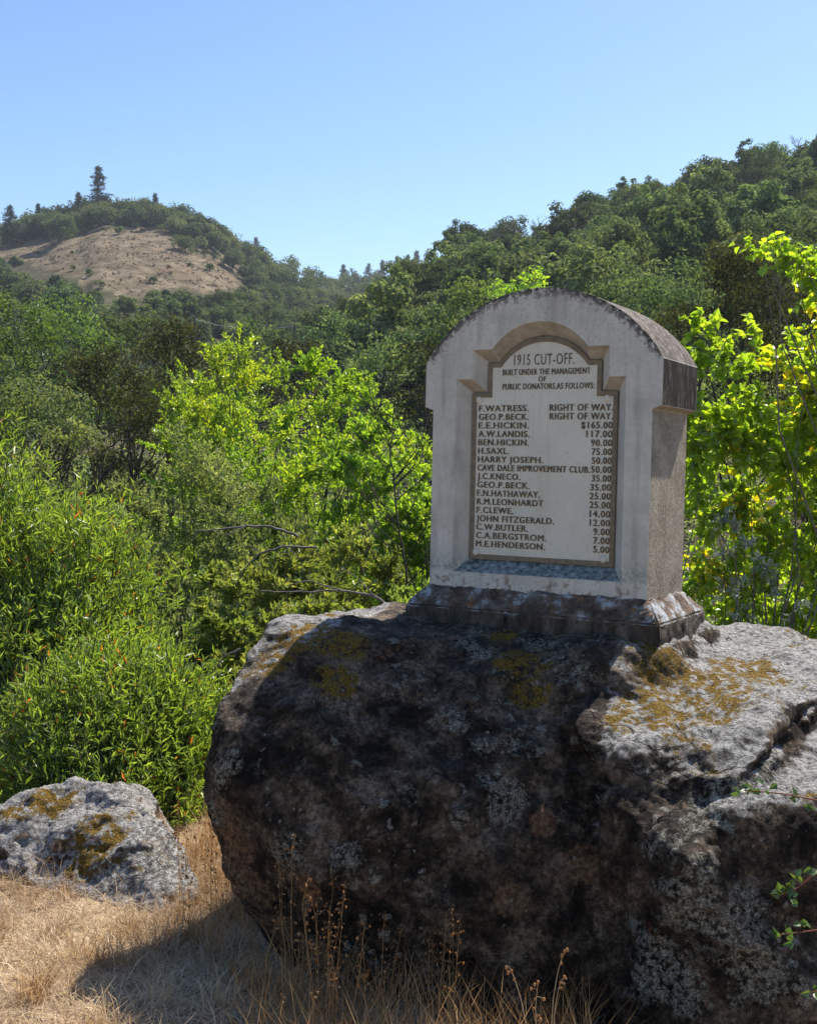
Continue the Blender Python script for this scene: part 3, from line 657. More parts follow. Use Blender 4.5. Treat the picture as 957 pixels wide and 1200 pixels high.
# bare sapling, snag and arching dead branches
rb = np.random.default_rng(31)
def bare(name, label, base, sticks, mat, cat='branch', group=None):
    t = empty(name, base); tag(t, label, cat, group); mb = MB()
    for pts, r0, r1 in sticks:
        P = np.array([at(*q) for q in pts]) - np.array(base)
        u = np.linspace(0, 1, len(P)); uu = np.linspace(0, 1, len(P) * 4); Q = np.stack([np.interp(uu, u, P[:, k]) for k in range(3)], 1)
        L = np.linalg.norm(P[-1] - P[0]); Q += rb.normal(size=Q.shape) * L * .0035
        tube(mb, Q, np.linspace(r0, r1, len(Q)), 5)
    link('stem', mb.mesh('stem', True), t, [M[mat]]); return t
sap = []
Ys = 9.3
sap.append((((482, 740, Ys), (478, 690, Ys), (470, 640, Ys), (462, 580, Ys), (458, 520, Ys), (462, 470, Ys)), .012, .004))
for k in range(26):
    f = rb.uniform(.15, .95); py0 = 740 - 270 * f; px0 = np.interp(py0, [470, 520, 580, 640, 740], [462, 458, 462, 470, 482]); sg = rb.choice([-1, 1]); L = rb.uniform(40, 120) * (1.1 - .5 * f)
    e = (px0 + sg * L * rb.uniform(.25, .7), py0 - L * rb.uniform(.6, 1.1), Ys + rb.uniform(-.4, .4)); mid_ = ((px0 + e[0]) / 2 + sg * 6, (py0 + e[1]) / 2 + 4, Ys)
    sap.append((((px0, py0, Ys), mid_, e), .0055, .0016))
    for q in range(2):
        m2 = (mid_[0] + rb.uniform(-28, 28), mid_[1] - rb.uniform(15, 50), Ys + rb.uniform(-.2, .2)); sap.append(((mid_, m2), .003, .001))
b = at(482, 760, Ys); bare('bare_sapling', 'leafless sapling with fine upright twigs to the left of the monument', (b[0], b[1], tz(b[0], b[1])), sap + [(((482, 740, Ys), (483, 800, Ys), (484, 840, Ys)), .013, .013)], 'bark', 'sapling')
b = at(85, 700, 9.0); bare('dead_snag', 'dark broken snag leaning right above the willow thicket', (b[0], b[1], tz(b[0], b[1])), [(((70, 720, 9.0), (85, 620, 9.0), (100, 585, 9.0), (118, 562, 9.0), (133, 542, 9.0)), .028, .010), (((115, 566, 9.0), (118, 545, 9.0)), .013, .006), (((100, 585, 9.), (124, 572, 9.), (127, 570, 9.)), .010, .006), (((90, 610, 9.), (108, 590, 9.)), .01, .004)], 'bark')
def dead(lab, pts, r0, r1, subs):
    q = at(*pts[0]); bare('dead_branch', lab, tuple(q), [(pts, r0, r1)] + [(s_, r0 * .5, r1 * .6) for s_ in subs], 'twig', 'branch', 'dead branches in the thicket')
dead('bare grey branch arching highest over the middle of the thicket', ((350, 628, 8.4), (320, 618, 8.4), (290, 616, 8.4), (260, 620, 8.4), (232, 622, 8.4), (222, 640, 8.4)), .011, .003, [((232, 622, 8.4), (224, 632, 8.4)), ((290, 616, 8.4), (262, 628, 8.3))])
dead('bare grey branch curving over in the centre of the thicket', ((372, 642, 7.9), (335, 640, 7.9), (305, 648, 7.9), (285, 668, 7.9), (275, 690, 7.9)), .009, .003, [((335, 640, 7.9), (352, 655, 7.8)), ((305, 648, 7.9), (295, 640, 7.9), (284, 642, 7.9))])
dead('long bare branch running level just above the mossy boulder shoulder', ((468, 716, 6.6), (440, 700, 6.6), (400, 692, 6.6), (350, 694, 6.6), (305, 692, 6.6)), .009, .003, [((440, 700, 6.6), (420, 678, 6.6), (398, 664, 6.6)), ((400, 692, 6.6), (360, 680, 6.5), (338, 686, 6.5))])
dead('pale twig sticking out low over the left shoulder of boulder', ((282, 760, 6.0), (265, 768, 6.0), (244, 792, 6.0)), .006, .002, [((265, 768, 6.0), (258, 762, 6.0))])

# undergrowth : knee to head high brush nobody could count, over the valley floor
ug = MB(); ru = np.random.default_rng(91)
for k in range(2300):
    px = ru.uniform(-180, 1150); yv = math.sqrt(ru.uniform(9.5 ** 2, 75 ** 2)) if k < 1300 else ru.uniform(8.8, 30); xv = (px - 478.5) / FPX * yv
    z = tz(xv, yv); rr = ru.uniform(.25, .55) * (1 + yv / 26); c = np.array([xv, yv, z + rr * .55]); n = 70
    o = sph(ru, n); o[:, 2] = np.abs(o[:, 2]) * 1.3 - .3; P = c + o * rr * ru.random((n, 1)) ** .4
    N = nrm(o * .6 + sph(ru, n) * .7 + np.array([0, 0, .3])); D = nrm(np.cross(N, sph(ru, n)) + np.array([0, 0, .3]))
    Lf = max(.07, .0052 * yv) * ru.uniform(.7, 1.3, n); tone = ru.normal() * .18
    leaves(ug, P, D, N, Lf, Lf * .45, ru, r=np.clip(ru.random(n) * .7 + .15 + tone, 0, 1))
uo = link('undergrowth', ug.mesh('undergrowth'), None, [M['olive']]); tag(uo, 'mixed green brush covering the creek valley floor', 'undergrowth', kind='stuff')

# utility line crossing the valley
Yw = 140; a = at(228, 374, Yw); b = at(345, 382, Yw); t = empty('utility_line', (a[0], a[1], tz(a[0], a[1]))); tag(t, 'thin grey cable strung between poles below the meadow hill', 'cable'); o0 = np.array(t.location)
for q in (a, b):
    mb = MB(); tube(mb, [np.array([q[0], q[1], tz(q[0], q[1]) - .3]) - o0, q - o0 + np.array([0, 0, .3])], [.16, .11], 8); link('pole', mb.mesh('pole', True), t, [M['pole']])
mb = MB(); uu = np.linspace(0, 1, 24)[:, None]; tube(mb, a + (b - a) * uu - np.array([0, 0, 1.0]) * .7 * 4 * uu * (1 - uu) - o0, .035, 4); link('wire', mb.mesh('wire', True), t, [M['wire']])

# ------------------------------------------------------------------ boulders
def boulder(name, hulls, voxel, smooth, seed, mat, label, amps, base, crev=(), shade_mask=None, lich=(), moss=(), tan=()):
    bm = bmesh.new()
    for pts in hulls:
        vs = [bm.verts.new(Vector(tuple(p))) for p in pts]
        r = bmesh.ops.convex_hull(bm, input=vs)
        bmesh.ops.delete(bm, geom=list({v for v in r['geom_interior'] + r['geom_unused'] if isinstance(v, bmesh.types.BMVert)}), context='VERTS')
    bmesh.ops.recalc_face_normals(bm, faces=bm.faces)
    me = bpy.data.meshes.new('raw'); bm.to_mesh(me); bm.free()
    o = bpy.data.objects.new('raw', me); COL.objects.link(o)
    md = o.modifiers.new('r', 'REMESH'); md.mode = 'VOXEL'; md.voxel_size = voxel; md.adaptivity = 0
    md = o.modifiers.new('s', 'SMOOTH'); md.iterations = smooth; md.factor = .5
    dg = bpy.context.evaluated_depsgraph_get(); dg.update()
    me2 = bpy.data.meshes.new_from_object(o.evaluated_get(dg)); bpy.data.objects.remove(o); bpy.data.meshes.remove(me)
    n = len(me2.vertices); co = np.zeros(n * 3, np.float32); me2.vertices.foreach_get('co', co); co = co.reshape(-1, 3).astype(float)
    no = np.zeros(n * 3, np.float32); me2.vertex_normals.foreach_get('vector', no); no = no.reshape(-1, 3)
    dsp = np.zeros(n)
    for k in range(n):
        v = Vector(co[k]) + Vector((seed, 0, 0))
        wv = v + .08 * mnoise.noise_vector(v * 3.1)
        f = mnoise.noise(wv * 2.0) * amps[0] + mnoise.noise(wv * 5.3) * amps[1]
        rdg = 1 - abs(mnoise.noise(wv * 3.7)); f -= max(0, rdg - .90) * amps[4]
        f += mnoise.fractal(wv * 13, 1.0, 2.1, 4) * amps[2] + mnoise.noise(v * 60) * amps[3] + mnoise.noise(v * 110) * amps[3] * .6
        dsp[k] = f
    co = co + no * dsp[:, None]
    for (c0_, c1_, wd, dp) in crev:      # grooves along segments
        c0_ = np.array(c0_); c1_ = np.array(c1_); L2 = ((c1_ - c0_) ** 2).sum()
        t = np.clip(((co - c0_) @ (c1_ - c0_)) / L2, 0, 1)[:, None]; dd = np.linalg.norm(co - (c0_ + (c1_ - c0_) * t) , axis=1)
        wob = 1 + .5 * np.sin(co[:, 0] * 17 + co[:, 2] * 23)
        co -= no * (dp * np.exp(-(dd / (wd * wob.clip(.5, 2))) ** 2))[:, None]
    co -= np.array(base)
    me2.vertices.foreach_set('co', co.astype(np.float32).ravel()); me2.polygons.foreach_set('use_smooth', np.ones(len(me2.polygons), bool)); me2.update()
    me2.name = name
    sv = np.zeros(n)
    if shade_mask is not None:
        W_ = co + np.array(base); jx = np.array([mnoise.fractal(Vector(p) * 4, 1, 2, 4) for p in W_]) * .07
        ins = inpoly(W_[:, 0] + jx, W_[:, 1] + jx * .7, shade_mask); sv[ins] = 1.0
    Wp = co + np.array(base); ppx, ppy = project(Wp[:, 0], Wp[:, 1], Wp[:, 2]); dist = np.linalg.norm(Wp - EYE, axis=1)
    for nm_, bl in (('lichen', lich), ('moss', moss), ('tan', tan)):
        val = np.zeros(n)
        for (bx_, by_, rd_) in bl:
            nearv = np.where((ppx - bx_) ** 2 + (ppy - by_) ** 2 < 64)[0]
            if len(nearv) == 0: continue
            cpt = Wp[nearv[np.argmin(dist[nearv])]]; val = np.maximum(val, np.exp(-(np.linalg.norm(Wp - cpt, axis=1) / (rd_ / FPX * cpt[1])) ** 2))
        al_ = me2.attributes.new(nm_, 'FLOAT', 'POINT'); al_.data.foreach_set('value', val.astype(np.float32))
    at_ = me2.attributes.new('shade_mask', 'FLOAT', 'POINT'); at_.data.foreach_set('value', sv.astype(np.float32))
    o = link(name, me2, None, [M[mat]]); o.location = base; tag(o, label, 'boulder'); return o
B0 = (0.7, 4.3, 0.0)
hA = [at(*q) for q in [(303, 743, 4.14), (345, 725, 4.35), (405, 712, 4.75), (440, 714, 5.0), (470, 720, 5.1), (640, 735, 5.2), (800, 760, 5.2),
      (270, 776, 4.0), (251, 812, 3.88), (243, 845, 3.82), (300, 838, 4.12), (372, 822, 4.0), (430, 770, 4.2), (560, 775, 4.05), (680, 800, 3.9), (500, 850, 3.80), (640, 890, 3.88),
      (236, 920, 3.78), (234, 960, 3.77), (290, 930, 3.7), (400, 940, 3.62), (540, 950, 3.56), (700, 960, 3.64),
      (260, 1008, 3.76), (325, 985, 3.58), (310, 1092, 3.82), (345, 1130, 3.78), (420, 1100, 3.58), (560, 1120, 3.52), (700, 1130, 3.44), (520, 1230, 3.6), (400, 1220, 3.7), (700, 1260, 3.5)]]
hA += [np.array(q) for q in [(-.1, 5.2, .6), (.5, 5.8, .5), (1.2, 5.7, .6), (.1, 5.2, -.2), (1.3, 5.4, -.2), (0, 4.5, -.2), (1.4, 3.6, -.2), (.3, 3.7, -.2), (1.5, 5.0, .8)]]
for s_, y_, z_ in ((-.50, -.075, -.150), (.50, -.075, -.178), (.50, .49, -.13), (-.50, .49, -.13)):
    hA.append(np.array([.833, 4.1, 1.176]) + np.array([math.cos(RAD(29.5)), -math.sin(RAD(29.5)), 0]) * (s_ - .433) + np.array([math.sin(RAD(29.5)), math.cos(RAD(29.5)), 0]) * y_ + np.array([0, 0, z_]))
hB = [at(*q) for q in [(770, 770, 4.55), (830, 738, 4.75), (880, 724, 4.85), (925, 730, 4.75), (965, 755, 4.6), (1010, 770, 4.5),
      (664, 840, 3.78), (670, 862, 3.72), (720, 866, 3.66), (790, 890, 3.54), (845, 908, 3.45), (885, 896, 3.46), (893, 862, 3.6), (948, 812, 3.85), (990, 800, 4.0),
      (700, 905, 3.62), (770, 935, 3.5), (840, 955, 3.45), (880, 935, 3.45), (730, 800, 4.0)]] + [np.array(q) for q in [(1.3, 4.9, .6), (1.1, 4.2, .5), (1.5, 4.5, .5), (.9, 4.0, .5)]]
hC = [at(*q) for q in [(705, 935, 3.55), (765, 944, 3.48), (835, 960, 3.38), (880, 935, 3.42), (800, 1010, 3.26), (885, 895, 3.64), (930, 850, 3.82), (975, 810, 4.1), (1040, 800, 4.3), (900, 960, 3.40), (860, 1010, 3.32), (957, 960, 3.4), (1060, 900, 3.7), (1120, 1000, 3.6), (1150, 1150, 3.5),
      (720, 1010, 3.56), (760, 1100, 3.44), (900, 1150, 3.28), (1000, 1220, 3.2), (700, 1260, 3.45), (820, 1270, 3.3), (1100, 1290, 3.2)]] + [np.array(q) for q in [(2.1, 4.4, .6), (2.2, 4.5, -.2), (1.8, 5.2, .5), (1.7, 5.2, -.2), (.8, 3.6, -.2), (1.9, 3.4, -.2), (.8, 4.2, .5)]]
SHADE_OUTLINE = [tuple(at(*q)[:2]) for q in [(475, 735, 4.9), (440, 765, 4.5), (372, 822, 4.05), (250, 850, 3.9), (300, 1000, 3.0), (1150, 1000, 2.7), (1100, 1000, 3.3), (870, 960, 3.36), (690, 850, 3.62), (720, 820, 4.0), (765, 778, 4.4), (780, 740, 4.9)]]  # edges of the monument's shadow, then the lower front, darkened in the rock colour
crev = [(at(890, 905, 3.45), at(955, 825, 3.85), .03, .035), (at(700, 800, 3.9), at(560, 900, 3.65), .03, .02), (at(560, 900, 3.65), at(470, 1010, 3.5), .04, .02)]
boulder('boulder', [hA, hB, hC], .0115, 36, 3.0, 'rock', 'huge dark lichen-covered boulder with ochre moss carrying the white monument', (.05, .032, .012, .0042, .05), B0, crev, SHADE_OUTLINE,
        [(800, 850, 45), (850, 940, 55), (820, 1040, 55), (880, 1060, 40), (740, 900, 35), (530, 840, 38), (455, 800, 30), (400, 815, 25), (650, 780, 35), (640, 745, 25), (690, 790, 25), (780, 1150, 40), (710, 960, 20), (600, 940, 30), (560, 760, 18), (270, 890, 16), (480, 930, 22), (890, 1150, 35), (330, 1000, 25), (300, 900, 20), (420, 1010, 25), (900, 900, 40), (540, 960, 25)],
        [(800, 800, 75), (760, 825, 50), (860, 770, 50), (900, 790, 30), (400, 745, 38), (350, 740, 40), (395, 790, 32), (320, 770, 25), (610, 770, 45), (620, 800, 30), (590, 735, 20)],
        [(275, 1000, 32), (295, 1050, 34), (320, 1095, 30), (350, 1040, 22), (255, 950, 16), (600, 1060, 24), (690, 1010, 26), (640, 960, 22)])
hS = [at(*q) for q in [(-30, 968, 4.7), (28, 930, 4.8), (80, 910, 4.86), (142, 912, 4.8), (168, 930, 4.75), (198, 965, 4.64), (218, 1010, 4.54), (236, 1060, 4.34),
      (150, 985, 4.52), (100, 972, 4.58), (40, 985, 4.6), (190, 1018, 4.40), (184, 1124, 4.14), (100, 1096, 4.26), (40, 1040, 4.48), (-30, 1005, 4.62)]] + [np.array(q) for q in [(-1.7, 5.15, .12), (-1.1, 5.2, .18), (-1.75, 5.25, -.1), (-.95, 5.15, -.15), (-.8, 4.6, -.15)]]
hS = [h for h in hS]
boulder('boulder', [hS], .011, 10, 9.0, 'rock2', 'small pale boulder with patches of ochre moss in the dry grass', (.04, .032, .016, .005, .06), (-1.25, 4.75, 0.0), (), None, [(150, 1000, 40), (60, 950, 30)], [(110, 970, 34), (60, 935, 30), (95, 1010, 30), (20, 945, 20)])

# ------------------------------------------------------------------ monument
YAW = RAD(29.5); P0 = np.array([0.833, 4.1, 1.176]); CS = -.433
ex = np.array([math.cos(YAW), -math.sin(YAW), 0]); ey = np.array([math.sin(YAW), math.cos(YAW), 0])   # local x right along the face, y into the stone
org = P0 + ex * CS
mon = empty('stone_monument', tuple(org), -YAW)
tag(mon, 'whitewashed arched stone monument with cream name plaque standing on the boulder', 'monument')
def arc(hw, z0, z1, n):
    h = z1 - z0; R = (hw * hw + h * h) / (2 * h); cz_ = z1 - R; a0 = math.asin(min(1, hw / R))
    if h > hw: a0 = math.pi - a0
    return [(R * math.sin(t), cz_ + R * math.cos(t)) for t in np.linspace(a0, -a0, n)]
def outline_out():
    p = [(-.426, -.03), (.426, -.03), (.426, .648), (.460, .66), (.460, .822)]
    p += arc(.460, .826, 1.085, 25)[1:-1]
    p += [(-.460, .822), (-.460, .66), (-.426, .648)]
    return p
def rec(off):
    """stepped-arch outline; off = inset from the recess edge at the face"""
    k = off / .045
    hw = .330 - off; zb = .045 + off * 1.05; s1 = .762 - off * 1.05; hm = .268 - off; s2 = .870 - off; ha = .186 - off * .25; ap = .965 - off * 1.1
    p = [(-hw, zb), (hw, zb), (hw, s1), (hm, s1), (hm, s2)]
    p += arc(ha, s2, ap, 19)
    p += [(-hm, s2), (-hm, s1), (-hw, s1)]
    return p
def fill(bm, loops, y, mi, flip=False):
    """one flat face region bounded by loops of existing verts"""
    es = []
    for lp in loops:
        for a_, b_ in zip(lp, lp[1:] + lp[:1]):
            e = bm.edges.get((a_, b_)) or bm.edges.new((a_, b_)); es.append(e)
    r = bmesh.ops.triangle_fill(bm, use_beauty=True, use_dissolve=False, edges=es)
    for f in r['geom']:
        if isinstance(f, bmesh.types.BMFace): f.material_index = mi
DEP = .41
bm = bmesh.new()
oo = outline_out(); f0 = [bm.verts.new((x, 0, z)) for x, z in oo]; b0 = [bm.verts.new((x, DEP, z)) for x, z in oo]
r0 = [bm.verts.new((x, 0, z)) for x, z in rec(0)]; r1 = [bm.verts.new((x, .058, z)) for x, z in rec(.045)]
fill(bm, [f0, r0], 0, 0); fill(bm, [b0], DEP, 1); fill(bm, [r1], .058, 3)
n = len(f0)
for k in range(n):
    k2 = (k + 1) % n; f = bm.faces.new((f0[k], f0[k2], b0[k2], b0[k])); z_ = (oo[k][1] + oo[k2][1]) / 2; x_ = abs(oo[k][0] + oo[k2][0]) / 2
    f.material_index = 4 if z_ > .826 else (2 if (z_ > .655 and x_ > .44) else 1)
n = len(r0)
for k in range(n):
    k2 = (k + 1) % n; f = bm.faces.new((r0[k], r1[k], r1[k2], r0[k2])); f.material_index = 5 if k == 0 else (0 if abs(rec(0)[k][0] - rec(0)[k2][0]) < 1e-4 else 3)
bmesh.ops.recalc_face_normals(bm, faces=bm.faces)
ed = [e for e in bm.edges if len(e.link_faces) == 2 and e.calc_face_angle(0) > .35]
bmesh.ops.bevel(bm, geom=ed, offset=.006, segments=2, profile=.6, affect='EDGES', clamp_overlap=True)
me = bpy.data.meshes.new('body'); bm.to_mesh(me); bm.free()
link('body', me, mon, [M['paint'], M['side'], M['crust'], M['recess'], M['archtop'], M['sill']])
# plinth with chamfered top, dense and roughened
bm = bmesh.new(); e_ = .068; x0, x1, y0, y1 = -.426 - e_, .426 + e_, -e_, DEP + e_
lv = [(-.012, -.014, 1), (-.012, -.014, 1)]
def ring(ins, z): return [bm.verts.new(v) for v in ((x0 + ins, y0 + ins, z), (x1 - ins, y0 + ins, z), (x1 - ins, y1 - ins, z), (x0 + ins, y1 - ins, z))]
ra = ring(e_ + .02, -.006); rb_ = ring(e_ - .008, -.012); rc_ = ring(0, -.085); rd = ring(-.004, -.36)
for p_, q_ in ((ra, rb_), (rb_, rc_), (rc_, rd)):
    for k in range(4): bm.faces.new((p_[k], p_[(k + 1) % 4], q_[(k + 1) % 4], q_[k]))
bm.faces.new(ra); bm.faces.new(rd[::-1])
bmesh.ops.recalc_face_normals(bm, faces=bm.faces)
bmesh.ops.bevel(bm, geom=list(bm.edges), offset=.006, segments=2, affect='EDGES', clamp_overlap=True)
bmesh.ops.triangulate(bm, faces=bm.faces)
for _ in range(6):
    lo = [e for e in bm.edges if e.calc_length() > .022]
    if not lo: break
    bmesh.ops.subdivide_edges(bm, edges=lo, cuts=1, use_grid_fill=False); bmesh.ops.triangulate(bm, faces=[f for f in bm.faces if len(f.verts) > 3])
bm.normal_update()
for v in bm.verts:
    v.co += v.normal * (mnoise.fractal(v.co * 14, 1, 2, 4) * .008 + mnoise.noise(v.co * 45) * .004)
me = bpy.data.meshes.new('plinth'); bm.to_mesh(me); bm.free()
me.polygons.foreach_set('use_smooth', np.ones(len(me.polygons), bool)); link('plinth', me, mon, [M['plinth']])
# plaque
def slab(name, outer, inner, ya, yb, mat, parent):
    bm = bmesh.new(); fo = [bm.verts.new((x, ya, z)) for x, z in outer]; bo = [bm.verts.new((x, yb, z)) for x, z in outer]; lf = [fo]; lb = [bo]
    sides_ = [(fo, bo)]
    if inner:
        fi = [bm.verts.new((x, ya, z)) for x, z in inner]; bi = [bm.verts.new((x, yb, z)) for x, z in inner]; lf.append(fi); lb.append(bi); sides_.append((fi, bi))
    fill(bm, lf, ya, 0); fill(bm, lb, yb, 0)
    for p_, q_ in sides_:
        for k in range(len(p_)): bm.faces.new((p_[k], p_[(k + 1) % len(p_)], q_[(k + 1) % len(p_)], q_[k]))
    bmesh.ops.recalc_face_normals(bm, faces=bm.faces)
    me = bpy.data.meshes.new(name); bm.to_mesh(me); bm.free(); return link(name, me, parent, [mat])
YP = .050
pl = slab('plaque', rec(.062), None, YP, .0565, M['plaque'], mon)
slab('border', rec(.0455), rec(.0625), .047, .0575, M['border'], pl)
# lettering
ROT = lambda px, py: None
def face_xy(px, py, depth=YP):
    d = ray(px, py); p0 = org + ey * depth; nn_ = -ey; t = np.dot(p0 - EYE, nn_) / np.dot(d, nn_); q = EYE + d * t
    return float(np.dot(q - org, ex)), float(q[2] - org[2])
lm = bmesh.new()
def put_text(s, xl, xr, zb, cap):
    cu = bpy.data.curves.new('t', 'FONT'); cu.body = s; cu.size = 1.0; cu.extrude = .02; cu.offset = -.006 if cap > .03 else 0.0; cu.resolution_u = 3; cu.space_character = 1.12
    o = bpy.data.objects.new('t', cu); COL.objects.link(o); dg = bpy.context.evaluated_depsgraph_get(); dg.update()
    m_ = bpy.data.meshes.new_from_object(o.evaluated_get(dg)); bpy.data.objects.remove(o); bpy.data.curves.remove(cu)
    co = np.zeros(len(m_.vertices) * 3, np.float32); m_.vertices.foreach_get('co', co); co = co.reshape(-1, 3)
    mn, mx = co[:, 0].min(), co[:, 0].max(); sx = (xr - xl) / (mx - mn); sz = cap / .70
    new = np.stack([xl + (co[:, 0] - mn) * sx, np.where(co[:, 2] > 0, YP - .0022, YP + .001), zb + co[:, 1] * sz], 1)
    for q_, dx_ in enumerate((-.0009, 0.0, .0009) if cap > .0222 and cap < .03 else ((-.0005, .0005) if cap < .03 else (0.0,))):
        sh = new.copy(); sh[:, 0] += dx_; sh[:, 1] -= np.where(co[:, 2] > 0, q_ * .00035, 0); m_.vertices.foreach_set('co', sh.astype(np.float32).ravel()); lm.from_mesh(m_)
    bpy.data.meshes.remove(m_)
def rg(x, y, k=1): return (470 + x / 2.518, (320 if k == 1 else 520) + y / 2.518)
xL0 = face_xy(561.3, 482)[0]
zt = face_xy(*rg(300, 408))[1]; zbm = face_xy(*rg(324, 308, 2))[1]
rows = ["F.WATRESS.", "GEO.P.BECK.", "E.E.HICKIN.", "A.W.LANDIS.", "BEN.HICKIN.", "H.SAXL.", "HARRY JOSEPH.", "CAVE DALE IMPROVEMENT CLUB.", "J.C.KNECO.", "GEO.P.BECK.", "F.N.HATHAWAY.", "R.M.LEONHARDT", "F.CLEWE.", "JOHN FITZGERALD.", "C.W.BUTLER.", "C.A.BERGSTROM.", "M.E.HENDERSON."]
ends = [375, 375, 376, 377, 376, 318, 418, 555, 350, 378, 408, 418, 330, 450, 373, 427, 423]
amts = ["RIGHT OF WAY.", "RIGHT OF WAY.", "$165.00", "117.00", "90.00", "75.00", "50.00", "50.00", "35.00", "35.00", "25.00", "25.00", "14.00", "12.00", "9.00", "7.00", "5.00"]
ast = [438, 438, 531, 546, 560, 562, 562, 560, 562, 558, 556, 556, 556, 556, 567, 567, 567]
xR = face_xy(715.5, 560)[0]
for k in range(17):
    zz = zt + (zbm - zt) * k / 16; py = 482 + 10 * k
    put_text(rows[k], xL0, face_xy(470 + ends[k] / 2.518, py)[0], zz, .0228)
    put_text(amts[k], face_xy(470 + ast[k] / 2.518, py)[0], xR, zz + .001, .0238)
for s, a_, b_, yb, cap in [("1915 CUT-OFF.", 333, 510, 270, .040), ("BUILT UNDER THE MANAGEMENT", 300, 557, 299, .0215), ("OF", 405, 427, 320, .0195), ("PUBLIC DONATORS.AS FOLLOWS:", 299, 569, 342, .0215)]:
    q = rg((a_ + b_) / 2, yb); put_text(s, face_xy(*rg(a_, yb))[0], face_xy(*rg(b_, yb))[0], face_xy(*q)[1], cap)
me = bpy.data.meshes.new('lettering'); lm.to_mesh(me); lm.free(); link('lettering', me, pl, [M['letter']])
for bxp, bzp in ((-.258, .688), (.245, .688), (-.258, .118), (.245, .118)):
    bm = bmesh.new(); bmesh.ops.create_uvsphere(bm, u_segments=16, v_segments=8, radius=.014)
    for v in bm.verts: v.co = Vector((v.co.x + bxp, v.co.y * .55 + YP, v.co.z + bzp))
    me = bpy.data.meshes.new('bolt'); bm.to_mesh(me); bm.free(); me.polygons.foreach_set('use_smooth', np.ones(len(me.polygons), bool)); link('bolt', me, pl, [M['bolt']])

# ------------------------------------------------------------------ dry grass
rg_ = np.random.default_rng(77)
def blades(mb, P, h, wd, lean, bend, rng, r=None, mi=0):
    n = len(P); a = rng.uniform(0, 2 * np.pi, n); dh = np.stack([np.cos(a), np.sin(a), np.zeros(n)], 1); sa = rng.uniform(0, 2 * np.pi, n); sd_ = np.stack([np.cos(sa), np.sin(sa), np.zeros(n)], 1)
    h = h[:, None]; up_ = np.array([0, 0, 1.0]); lean = lean[:, None]; bend = bend[:, None]
    q0 = P; d1 = nrm(up_ + dh * lean); q1 = P + d1 * h * .5; d2 = nrm(up_ * (1 - bend * .7) + dh * (lean + bend)); q2 = q1 + d2 * h * .5
    w_ = wd[:, None] * .5
    V = np.stack([q0 - sd_ * w_, q0 + sd_ * w_, q1 + sd_ * w_ * .8, q1 - sd_ * w_ * .8, q2], 1); b = np.arange(n)[:, None] * 5
    r = np.repeat(rng.random(n) if r is None else r, 5); V = V.reshape(-1, 3); nn_ = mb.n
    mb.add(V, b + np.array([0, 1, 2, 3]), r, mi); mb.f.append(b + np.array([3, 2, 4]) + nn_); mb.mi.append(np.full(n, mi))
gr = MB()
def field(n, x0, x1, y0, y1, h, lean, bend, wd, dens=None, rr=None, mi=0):
    x = rg_.uniform(x0, x1, n); y = rg_.uniform(y0, y1, n)
    if dens is not None:
        k = rg_.random(n) < dens(x, y); x = x[k]; y = y[k]
    n = len(x); z = terrain(x, y) - .005
    blades(gr, np.stack([x, y, z], 1), rg_.uniform(*h, n), rg_.uniform(*wd, n), rg_.uniform(*lean, n), rg_.uniform(*bend, n), rg_, np.clip(rg_.normal((.5 if rr is None else rr) + .3 * vnoise(x, y, .35, 5), .22, n), 0, 1), mi)
field(70000, -2.6, .9, 2.6, 5.35, (.04, .12), (.8, 3.5), (.2, 1.0), (.002, .0042))
field(9000, -2.6, .9, 2.6, 5.3, (.06, .16), (.2, 1.2), (.2, .9), (.0016, .003), lambda x, y: sstep(-.1, .35, vnoise(x, y, 1.1, 4)))
tx = rg_.uniform(-2.4, -.1, 150); ty = rg_.uniform(2.8, 5.2, 150)
for a_, b_ in zip(tx, ty):
    m_ = int(rg_.integers(25, 70)); sx = rg_.normal(size=(2, m_)) * .03; x_ = a_ + sx[0]; y_ = b_ + sx[1]
    blades(gr, np.stack([x_, y_, terrain(x_, y_) - .005], 1), rg_.uniform(.07, .19, m_), rg_.uniform(.0016, .003, m_), rg_.uniform(.1, .9, m_), rg_.uniform(.2, 1.1, m_), rg_, np.clip(rg_.normal(rg_.uniform(.2, .7), .15, m_), 0, 1), int(rg_.random() < .6))
# taller stand between the boulders and along the foot of the big one
field(500, -.8, -.45, 3.9, 4.5, (.06, .16), (.05, .5), (.1, .6), (.0018, .0032), None, .4, 1)
field(1500, -.42, .55, 2.9, 3.6, (.10, .30), (.05, .5), (.1, .6), (.0016, .003), None, .4, 1)
field(1300, -.85, -.2, 4.4, 5.6, (.12, .30), (.05, .6), (.1, .6), (.002, .0032), None, .4, 1)
go2 = link('dry_grass', gr.mesh('dry_grass'), None, [M['straw'], M['gold']]); tag(go2, 'straw coloured dry grass matted over the verge', 'grass', kind='stuff')

